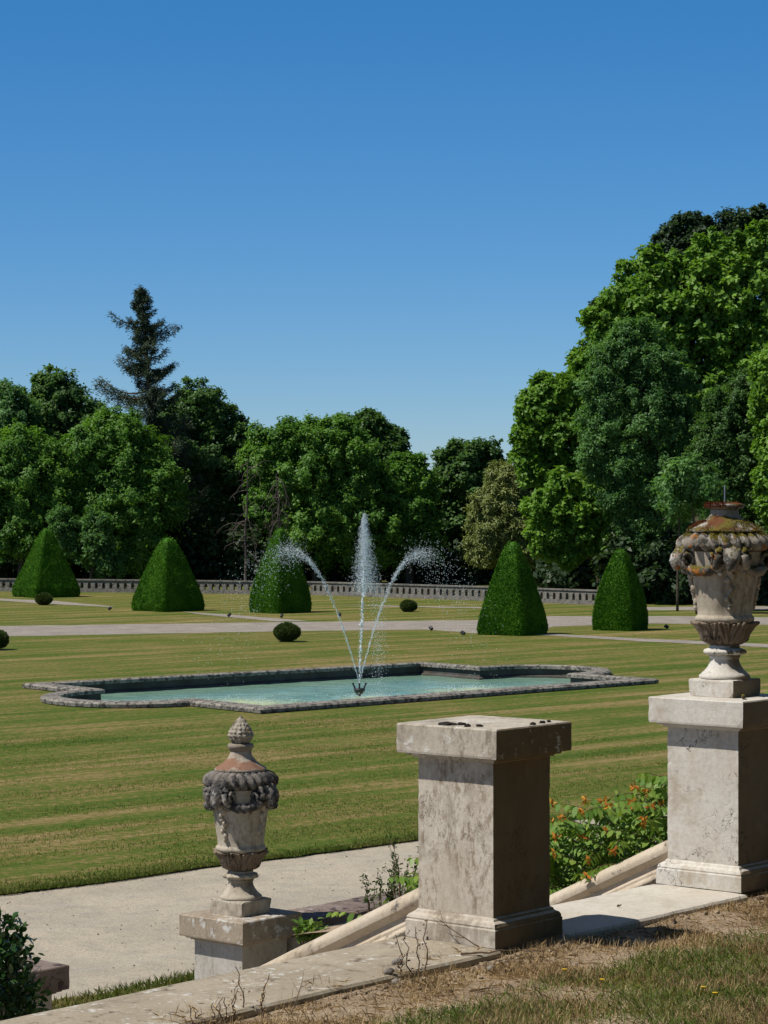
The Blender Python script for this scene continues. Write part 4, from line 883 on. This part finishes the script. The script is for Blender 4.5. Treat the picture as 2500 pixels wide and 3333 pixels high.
topiary(2053, 2055, 1.36, 2.70, R(30), full, 'clipped pyramid yew farthest to the right, left of the big urn', 25)
# box balls
def box_ball(x, yb, r, label, seed):
    p = px(x, yb, .02); e = empty('box_ball', p, 0, label, 'box ball', 'small clipped box balls on the lawn'); rng = np.random.default_rng(seed); n = 9000
    hh = r*1.5
    q = unit(rng.normal(0, 1, (n, 3))); P = q*np.array([r, r, r*.68])*rng.uniform(.86, 1.03, (n, 1))*(1+.05*np.sin(q[:, :1]*5+seed)*np.cos(q[:, 1:2]*4))+np.array([0, 0, r*.74])
    V_ = leaf_array(P, unit(q+rng.normal(0, .6, q.shape)), q+rng.normal(0, .6, q.shape)+np.array([0, 0, .3]), rng.uniform(.03, .07, n), rng.uniform(.015, .03, n)); link('foliage', quads_mesh('foliage', V_), L_BALL, e)
    mb = MB(); mb.ball((0, 0, r*.74), (r*.88, r*.88, r*.6), 18, 12, .1); mb.build('inner_foliage', L_BALL, e, True)
    mb = MB()
    for k in range(5): a = k*1.256; mb.tube([(0, 0, -.05), (math.cos(a)*r*.3, math.sin(a)*r*.3, r*.4)], [.03, .02], 6)
    mb.build('trunk', M_BARK, e)
box_ball(143, 1970, .34, 'small clipped ball shrub at the foot of the leftmost yew', 1)
box_ball(934, 2089, .38, 'clipped ball shrub on the lawn below the third yew', 2)
box_ball(1329, 1992, .31, 'small clipped ball shrub in front of the far balustrade', 3)
box_ball(-22, 2116, .40, 'clipped ball shrub cut by the left edge of the view', 4)
# garden spotlights
for i, (x, y, lab) in enumerate([(357, 1988, 'small black garden spotlight left of the second yew'), (746, 2010, 'small black garden spotlight by the curved path right of second yew'), (917, 2013, 'small black garden spotlight in front of the third yew'), (1106, 2008, 'small black garden spotlight right of the third yew'), (1403, 2054, 'black garden spotlight at the near edge of the gravel avenue'), (1507, 2070, 'black garden spotlight left of the largest yew'), (2170, 2049, 'garden spotlight with pale glass beside the rightmost yew')]):
    p = px(x, y, .02); e = empty('garden_spotlight', p, .4*i, lab, 'spotlight', 'garden spotlights on the lawn')
    mb = MB(); mb.tube([(0, 0, -.02), (0, 0, .06)], .012, 6); mb.build('stake', M_BLACK, e)
    mb = MB(); mb.tube([(-.05, -.03, .06), (-.045, -.028, .065), (.045, .03, .12), (.05, .032, .125)], [.045, .055, .06, .05], 10); mb.build('housing', M_BLACK, e)
    mb = MB(); mb.tube([(.051, .033, .1255), (.056, .036, .129)], [.045, .043], 10); mb.build('glass', M_LENS, e)

# far balustrade
path = [px(-330, 1922), px(0, 1926), px(640, 1933), px(1020, 1938), px(1583, 1957), px(1990, 1973)]
cum = [0]
for a, b in zip(path, path[1:]): cum.append(cum[-1]+(b-a).length)
def bal(t, s=0, z=0):
    i = max(k for k in range(len(cum)-1) if cum[k] <= t+1e-6); d = (path[i+1]-path[i]).normalized(); p = path[i]+d*(t-cum[i]); n_ = Vector((-d.y, d.x, 0)); return (p.x+n_.x*s, p.y+n_.y*s, z)
be = empty('balustrade', (0, 0, 0), 0, 'long low grey balustrade pierced with small arches at the edge of the wood', 'balustrade')
tot = cum[-1]
def run(mb, t0, t1, s0, s1, z0, z1):
    mb.add([bal(t0, s0, z0), bal(t1, s0, z0), bal(t1, s1, z0), bal(t0, s1, z0), bal(t0, s0, z1), bal(t1, s0, z1), bal(t1, s1, z1), bal(t0, s1, z1)], [(0,3,2,1),(4,5,6,7),(0,1,5,4),(1,2,6,5),(2,3,7,6),(3,0,4,7)])
pl, ar, cp = MB(), MB(), MB(); nseg = int(tot/.38); st_ = tot/nseg
for k in range(nseg):
    t0 = k*st_; t1 = t0+st_
    run(pl, t0, t1, -.15, .15, -.05, .09); run(pl, t0, t1, -.11, .11, .0905, .20); run(cp, t0, t1, -.13, .13, .59, .65); run(cp, t0, t1, -.11, .11, .5605, .5895)
    a0, a1 = t0+.11, t1-.11
    run(ar, t0, a0, -.08, .08, .2005, .56); run(ar, a1, t1, -.08, .08, .2005, .56)
    n_ = 8; c_ = (a0+a1)/2; r_ = (a1-a0)/2; zc = .40
    for j in range(n_):
        x0, x1 = a0+(a1-a0)*j/n_, a0+(a1-a0)*(j+1)/n_; z0 = zc+math.sqrt(max(0, r_*r_-(x0-c_)**2)); z1 = zc+math.sqrt(max(0, r_*r_-(x1-c_)**2))
        ar.add([bal(x0, -.08, z0), bal(x1, -.08, z1), bal(x1, .08, z1), bal(x0, .08, z0), bal(x0, -.08, .56), bal(x1, -.08, .56), bal(x1, .08, .56), bal(x0, .08, .56)], [(0,3,2,1),(0,1,5,4),(2,3,7,6)])
    run(ar, a0-.012, a0+.018, -.092, .092, .375, .405); run(ar, a1-.018, a1+.012, -.092, .092, .375, .405)
pl.build('plinth', STONE_FAR, be); ar.build('arcade', STONE_FAR, be); cp.build('coping', STONE_FAR, be)

# ------------------------------------------------------------------ plants near the stairs
L_HYP = leaf_mat('saint_johns_wort_leaves', ramp3((.095, .19, .038), (.155, .26, .05), (.25, .34, .07)), .3, (1.2, 1.25, .4), .45, 3, .35)
L_HYPY = leaf_mat('withered_orange_petals', ramp3((.35, .10, .02), (.5, .19, .03), (.6, .33, .05)), .3, (1.1, 1, .6), .7)
def local(e, p): return p-Vector(e.location)
base = tv(3.3, 1.6, bank_z(1.6)); e = empty('flowering_shrub', base, 0, 'low spreading shrub with drooping paired leaves and withered orange flowers', 'shrub')
rng = np.random.default_rng(31); rg = random.Random(31); Pl, Nl, Dl, Ll = [], [], [], []; mb = MB(); tips = []
def mound(v_): return 2.34-.40*(v_-.9)
for k in range(470):
    v_ = rg.uniform(.75, 3.1); u_ = 2.80+rg.random()**1.4*1.5; top = mound(v_)-.10*(u_-2.9)**2
    zb = top-rg.uniform(.0, .55)*(1.0 if u_ < 3.2 else .35); p = tv(u_, v_, zb-.12)
    d = (-U*rg.uniform(.1, .9)-V*rg.uniform(-.6, .6)+Vector((0, 0, rg.uniform(.25, .8)))).normalized()
    pts = [p]; ln = rg.uniform(.22, .42); n_ = 8
    for i in range(n_): d = (d+Vector((0, 0, -.11))+Vector((rg.gauss(0, .05), rg.gauss(0, .05), 0))).normalized(); pts.append(pts[-1]+d*ln/n_)
    mb.tube([local(e, q) for q in pts], [.0035-.0003*i for i in range(n_+1)], 4, False); side0 = d.cross(Vector((0, 0, 1))).normalized()
    for i in range(1, n_+1):
        t_ = (pts[i]-pts[i-1]).normalized(); sd = t_.cross(Vector((0, 0, 1)))
        if sd.length < .1: sd = side0
        sd.normalize()
        for s in (-1, 1):
            Pl.append(local(e, pts[i])[:]); dd = sd*s*.75+t_*.35+Vector((0, 0, rg.uniform(-.85, -.15))); Dl.append(dd[:]); nn = (Vector((0, 0, 1))+sd*s*.5+Vector((rg.gauss(0, .2), rg.gauss(0, .2), 0))); Nl.append(nn[:]); Ll.append(rg.uniform(.07, .105)*(1-.35*(i/n_)**3))
    tips.append(pts[-1])
for k in range(5200):                                  # leaves inside and beneath
    v_ = rg.uniform(.7, 3.2); u_ = rg.uniform(2.85, 4.4); zz = mound(v_)-.10*(u_-2.9)**2-rg.uniform(.1, .75); Pl.append(local(e, tv(u_, v_, zz))[:]); Dl.append((rg.gauss(0, 1), rg.gauss(0, 1), rg.gauss(-.5, .5))); Nl.append((rg.gauss(0, .6), rg.gauss(0, .6), 1)); Ll.append(rg.uniform(.045, .07))
Ll = np.array(Ll); V_ = leaf6(np.array(Pl), unit(np.array(Nl)), np.array(Dl), Ll, Ll*.44)
link('leaves', quads_mesh('leaves', V_, 6), L_HYP, e); mb.build('stems', M_TWIG, e)
rg.shuffle(tips); used = sorted([q for q in tips if q.z > 1.5], key=lambda q: (q-O).dot(U)-.5*q.z)[:38]
for q in used:
    P = np.repeat(np.array([local(e, q)[:]]), 9, 0); D = rng.normal(0, 1, (9, 3))+np.array([0, 0, -.3]); V_ = leaf6(P, unit(rng.normal(0, 1, (9, 3))), D, rng.uniform(.025, .05, 9), rng.uniform(.013, .022, 9), .3)
    link('flower', quads_mesh('flower', V_, 6), L_HYPY, e)
# tall thin dead stem rising from the shrub
L_LAUREL = leaf_mat('laurel_leaves', ramp3((.014, .04, .010), (.026, .07, .014), (.05, .115, .02)), .2, (1.1, 1.3, .4), .3, 4, .4, .5)
def bush(name, c, r, n, L, label, seed, m, z0):
    base = Vector((c.x, c.y, z0)); e = empty(name, base, 0, label, 'bush'); rng = np.random.default_rng(seed)
    q = unit(rng.normal(0, 1, (n, 3))); P = np.array((c-base)[:])+q*np.array(r)*rng.uniform(.55, 1.05, (n, 1))**.6; P += rng.normal(0, .02, P.shape)
    nn_ = np.array([noise.noise(Vector(p*5.0)) for p in P]); P += q*nn_[:, None]*.09
    ok = P[:, 2] > 0; P, q = P[ok], q[ok]; k = len(P); Lk = L*rng.uniform(.6, 1.2, k)
    V_ = leaf6(P, unit(q*.6+rng.normal(0, .6, q.shape)+np.array([0, 0, .5])), unit(q*.6+rng.normal(0, .7, q.shape)+np.array([0, 0, .25])), Lk, Lk*.5, .1); link('leaves', quads_mesh('leaves', V_, 6), m, e)
    mb = MB()
    for k in range(9):
        a = k*.7; mb.tube([(0, 0, 0), (math.cos(a)*r[0]*.3, math.sin(a)*r[1]*.3, (c.z-z0)*.7), (math.cos(a)*r[0]*.7, math.sin(a)*r[1]*.7, c.z-z0+r[2]*.4)], [.016, .01, .004], 5)
    mb.build('stems', M_BARK, e); return e
bush('laurel_bush', Vector((-2.36, 14.15, .93)), (.37, .32, .70), 8500, .055, 'dark glossy leafy bush at the bottom left edge', 5, L_LAUREL, 0)
bush('ivy_bush', Vector((2.62, 14.35, TZ+.13)), (.40, .30, .22), 1100, .05, 'dark ivy clump on the ground right of the tall urn pillar', 6, L_LAUREL, TZ-.04)
bush('ivy_bush', Vector((2.92, 15.6, 2.35)), (.5, .5, .8), 2200, .06, 'shaded leafy shrub behind the tall urn pillar', 7, L_HYP, TZ-.3)
# weeds
L_WEED = leaf_mat('weed_leaves', ramp3((.03, .055, .018), (.05, .085, .022), (.08, .11, .03)), .25, (1.1, 1.2, .5), .6)
def weed(b, h, n, label, seed, grp, m=L_WEED, leafL=.03):
    e = empty('weed', b, 0, label, 'weed', grp); rg = random.Random(seed); rng = np.random.default_rng(seed); mb = MB(); P = []
    for k in range(n):
        a = rg.uniform(0, 6.28); ln = h*rg.uniform(.5, 1); le_ = rg.uniform(.05, .35); pts = [Vector((math.cos(a)*.05, math.sin(a)*.05, -.05))]
        for i in range(1, 7): q = i/6; pts.append(Vector((math.cos(a)*(.05+le_*ln*q**1.5)+rg.gauss(0, .008), math.sin(a)*(.05+le_*ln*q**1.5)+rg.gauss(0, .008), ln*q)))
        mb.tube(pts, [.004-.0004*i for i in range(7)], 4, False)
        for i in range(34): q = rg.uniform(.1, 1)*6; j = min(5, int(q)); P.append((pts[j].lerp(pts[j+1], q-j)+Vector((rg.gauss(0, .012), rg.gauss(0, .012), rg.gauss(0, .01))))[:])
    P = np.array(P); k = len(P); Lk = rng.uniform(.4, 1.2, k)*leafL
    link('leaves', quads_mesh('leaves', leaf6(P, unit(rng.normal(0, .6, (k, 3))+np.array([0, 0, 1])), rng.normal(0, 1, (k, 3)), Lk, Lk*.5), 6), m, e); mb.build('stems', M_TWIG, e); return e
weed(Vector(((1320-1250)/F*16.6, 16.6, 1.22)), .50, 11, 'tall dark weed touching the middle pillar behind the rail', 1, 'weeds behind the stair rail')
weed(Vector(((1250-1250)/F*16.8, 16.8, 1.2)), .36, 7, 'spindly weed behind the rail, left of the tall weed', 2, 'weeds behind the stair rail')
weed(Vector(((1215-1250)/F*16.9, 16.9, 1.16)), .26, 4, 'lowest spindly weed behind the rail, farthest from the middle pillar', 4, 'weeds behind the stair rail')
weed(Vector(((1002-1250)/F*16.6, 16.6, 1.0)), .12, 7, 'bright green leafy weed where the rail meets the low urn pillar', 3, 'weeds behind the stair rail', L_HYP, .06)

# ------------------------------------------------------------------ grass close by, debris
M_BLADE = leaf_mat('green_grass_blades', ramp3((.085, .145, .025), (.14, .20, .04), (.26, .27, .09)), .3, (1.1, 1.1, .5), .6, 2, .4)
M_STRAW = leaf_mat('straw_blades', ramp3((.30, .2, .09), (.46, .33, .17), (.62, .48, .28)), .2, (1, 1, 1), .8, 2, .4)
rng = np.random.default_rng(51)
def scatter(n, u0, u1, v0, v1, dens):
    u_ = rng.uniform(u0, u1, n); v_ = rng.uniform(v0, v1, n)
    keep = np.array([rng.random() < dens(a, b) for a, b in zip(u_, v_)]); u_, v_ = u_[keep], v_[keep]
    z = np.array([max(soil_z(a, b), TZ if b > -.02 else 0) for a, b in zip(u_, v_)])
    return np.stack([O.x+U.x*u_+V.x*v_, O.y+U.y*u_+V.y*v_, z-.004], 1)
def nn2(a, b, s, o=0): return noise.noise(Vector((a*s+o, b*s, o)))
def dg(a, b):
    e_ = min(1, max(0, (-.52-b+.10*nn2(a, b, 2.2))/.22)); return e_*min(1, max(.12, .75+1.5*nn2(a, b, 1.7, 3)))
def ds(a, b):
    e_ = .5 if b > -.45 else .62; return e_*min(1, max(.10, .34+1.7*nn2(a, b, 2.4, 9)))*(1 if b < -.04 else (.3 if a < .0 and nn2(a, b, 3.1, 2) > .05 else 0))
P = scatter(170000, -3.0, 3.2, -2.4, -.35, dg)
tag(link('terrace_grass', quads_mesh('terrace_grass', blades(rng, P, rng.uniform(.012, .052, len(P))*(.6+.8*rng.random(len(P))), rng.uniform(.0018, .0036, len(P)), 1.1), 5), M_BLADE), 'thin green grass on the terrace at the bottom right', 'grass', kind='stuff')
P = scatter(300000, -3.0, 3.2, -2.4, .14, ds)
tag(link('dry_grass', quads_mesh('dry_grass', blades(rng, P, rng.uniform(.018, .075, len(P)), rng.uniform(.0014, .0032, len(P)), 1.9), 5), M_STRAW), 'dry straw-coloured grass along the coping slab', 'dry grass', kind='stuff')
# tufts along the lawn edge and over the nearest lawn, and on the verge
n = 26000; t_ = rng.uniform(-12, 9, n); w_ = rng.exponential(.10, n)-.04
w0 = np.array([.10*noise.noise(Vector((q*.6, 3, 0)))+.05*noise.noise(Vector((q*3.1, 7, 0))) for q in t_])
P = np.stack([ug.x*t_-ug.y*(w_+w0), 28.6+ug.y*t_+ug.x*(w_+w0), np.full(n, .015)], 1)
M_LB = leaf_mat('lawn_blades', ramp3((.07, .115, .016), (.115, .15, .025), (.26, .21, .09)), .25, (1.1, 1.1, .5), .7, .8, .5)
tag(link('lawn_edge_grass', quads_mesh('lawn_edge_grass', blades(rng, P, rng.uniform(.02, .058, n), rng.uniform(.006, .012, n), 1.0), 5), M_LB), 'ragged longer grass along the edge of the lawn', 'grass', kind='stuff')
n = 200000; t_ = rng.uniform(-13, 12, n); w_ = rng.uniform(0, 1, n)**1.6*14
keep = np.array([nn2(a*.3, b, 1.1) > -.25+.5*rng.random() for a, b in zip(t_, w_)]); t_, w_ = t_[keep], w_[keep]; n = len(t_)
P = np.stack([ug.x*t_-ug.y*w_, 28.6+ug.y*t_+ug.x*w_, np.full(n, .015)], 1)
tag(link('lawn_grass', quads_mesh('lawn_grass', blades(rng, P, rng.uniform(.015, .04, n), rng.uniform(.005, .011, n), 1.0), 5), M_LB), 'short mown grass of the near lawn', 'grass', kind='stuff')
n = 16000; u_ = rng.uniform(1.5, 9, n); v_ = 7.15-np.abs(rng.normal(0, .6, n))
P = np.stack([O.x+U.x*u_+V.x*v_, O.y+U.y*u_+V.y*v_, np.full(n, .0)], 1)
tag(link('verge_grass', quads_mesh('verge_grass', blades(rng, P, rng.uniform(.03, .10, n), rng.uniform(.005, .01, n), .9), 5), M_LB), 'rough grass strip at the foot of the terrace wall', 'grass', kind='stuff')
# debris
def twig(u, v, z, ln, az, r, label, seed, up=0, br=3, m=M_TWIG):
    e = empty('dry_twig', tv(u, v, z), az, label, 'twig', 'dry twigs on the terrace'); rg = random.Random(seed); mb = MB(); pts = [Vector((0, 0, r))]
    d = Vector((1, 0, up)).normalized()
    for i in range(9): d = (d+Vector((rg.gauss(0, .09), rg.gauss(0, .12), rg.gauss(0, .03)))).normalized(); pts.append(pts[-1]+d*ln/9)
    if not up: pts = [Vector((p.x, p.y, r+abs(rg.gauss(0, .006)))) for p in pts]
    mb.tube(pts, [r*(1-.08*i) for i in range(10)], 6)
    for k in range(br):
        i = rg.randint(2, 8); c = [pts[i]]; dd = Vector((rg.uniform(.2, .8), rg.choice([-1, 1])*rg.uniform(.3, .9), rg.uniform(0, .35)+up*.4)).normalized()
        for s in range(4): dd = (dd+Vector((rg.gauss(0, .15), rg.gauss(0, .15), rg.gauss(0, .1)))).normalized(); c.append(c[-1]+dd*ln*.1)
        mb.tube(c, [r*.5, r*.42, r*.35, r*.28, r*.15], 4)
    mb.build('stick', m, e); return e
def gt(x, y, z=TZ): p = px(x, y, z)-O; return (p.dot(U), p.dot(V))
for i, (x, y, ln, az, r, up, br, lab) in enumerate([
    (1500, 3110, .42, .12, .006, 0, 2, 'longest dry twig lying at the foot of the middle pillar'),
    (1560, 3085, .26, 2.7, .004, .35, 4, 'forked dry twig leaning against the base of the middle pillar'),
    (1640, 3150, .10, .9, .009, 0, 0, 'short thick stick on the straw below the middle pillar'),
    (1530, 3215, .16, .3, .006, 0, 1, 'curved stick lying in the dry grass at the bottom middle'),
    (2190, 2990, .11, 1.1, .010, 0, 0, 'stubby stick on bare soil right of the pillar shadow'),
    (2470, 2925, .16, .2, .014, 0, 1, 'mossy stick lying at the right edge near the urn pillar'),
    (2440, 2945, .14, .0, .006, 0, 1, 'thin stick beside the mossy one at the right edge'),
    (2010, 2955, .03, .6, .006, 0, 0, 'dead leaf stalk lying on the pale landing slab'),
    (940, 3290, .24, 1.4, .003, .5, 3, 'dry stem sticking up over the lichened slab')]):
    u_, v_ = gt(x, y); twig(u_, v_, soil_z(u_, v_)+.004 if v_ < -.02 else TZ, ln, az, r, lab, 60+i, up, br)
u_, v_ = gt(1345, 3165); e = weed(tv(u_, v_, soil_z(u_, v_)), .30, 4, 'withered upright brown stalk on the slab left of the middle pillar', 9, None, M_TWIG, .016)
for i, (x, h, lab) in enumerate([(560, .14, 'withered weed on the coping slab, nearest the left'), (690, .20, 'withered weed at the near edge of the slab under the low urn'), (860, .22, 'tangled withered weed where slab and straw meet')]):
    u_, v_ = gt(x, 3300-(x-560)*.02); weed(tv(u_, -.04, soil_z(u_, -.04)), h, 4, lab, 20+i, 'withered weeds along the slab', M_STRAW, .012)
for i, (x, y, r, lab) in enumerate([(1292, 3139, .022, 'dark clod of earth lying on the lichened slab'), (1598, 3136, .020, 'pale pebble in the straw in front of the middle pillar'), (1290, 3187, .024, 'pebble at the edge of the slab beside crumbled soil'), (1870, 3130, .015, 'small pale pebble in the straw under the pillar shadow'), (1265, 3170, .02, 'brown clod beside the pebble at the slab edge'), (1390, 3060, .008, 'tiny dark stone on the slab near the middle pillar')]):
    u_, v_ = gt(x, y); mb = MB(); mb.ball((0, 0, r*.55), (r*1.2, r, r*.75), 12, 8, .5, i); mb.rough(r*.25, 45); o = mb.build('pebble', M_PEBBLE, None, True); o.location = tv(u_, v_, (TZ if v_ > -.01 else soil_z(u_, v_))); tag(o, lab, 'pebble', 'stones and clods on the terrace')
# crumbled soil by the slab and the pillar
A = MB(); rg = random.Random(3)
for k in range(420):
    u_ = rg.choice([rg.gauss(-.95, .22), rg.gauss(-.2, .2), rg.gauss(.35, .25), rg.uniform(-2.5, 2.6)]); v_ = -.05-abs(rg.gauss(0, .10)); r = rg.uniform(.004, .016); A.ball((u_, v_, soil_z(u_, v_)+r*.3), (r*1.2, r, r*.8), 7, 5, .6, k)
tag(tmesh(A, 'soil_crumbs', M_SOIL), 'crumbs of dark soil heaped along the slab edge', 'soil', kind='stuff')
mb = MB(); rg = random.Random(12)
for k in range(260):
    x, y = rg.uniform(-4.5, 1.5), rg.uniform(19, 29)
    if (y-28.6)-x*.97 > -.2: continue
    r = rg.uniform(.003, .008); mb.ball((x, y, r*.3), (r*1.3, r, r*.7), 6, 4, .5, k)
tag(mb.build('path_pebbles', M_PEBBLE, None, True), 'loose grey pebbles scattered over the near gravel path', 'pebbles', kind='stuff')
M_YEL = plain('yellow_petals', (.65, .42, .02), .6)
for i, (x, y, lab) in enumerate([(1960, 3226, 'small yellow flower in the grass, lowest of the foreground'), (2290, 3270, 'small yellow flower near the bottom right'), (2328, 3286, 'small yellow flower right beside another at bottom right'), (1838, 3184, 'small yellow flower at the edge of the green grass')]):
    u_, v_ = gt(x, y); e = empty('wild_flower', tv(u_, v_, soil_z(u_, v_)), i, lab, 'flower', 'yellow wild flowers in the terrace grass'); mb = MB(); mb.tube([(0, 0, -.01), (.004, 0, .055)], .0012, 5); mb.build('stem', M_BLADE, e)
    mb = MB(); mb.lathe([(.002, .054), (.010, .058), (.013, .063), (.006, .064)], 10); mb.build('bloom', M_YEL, e)
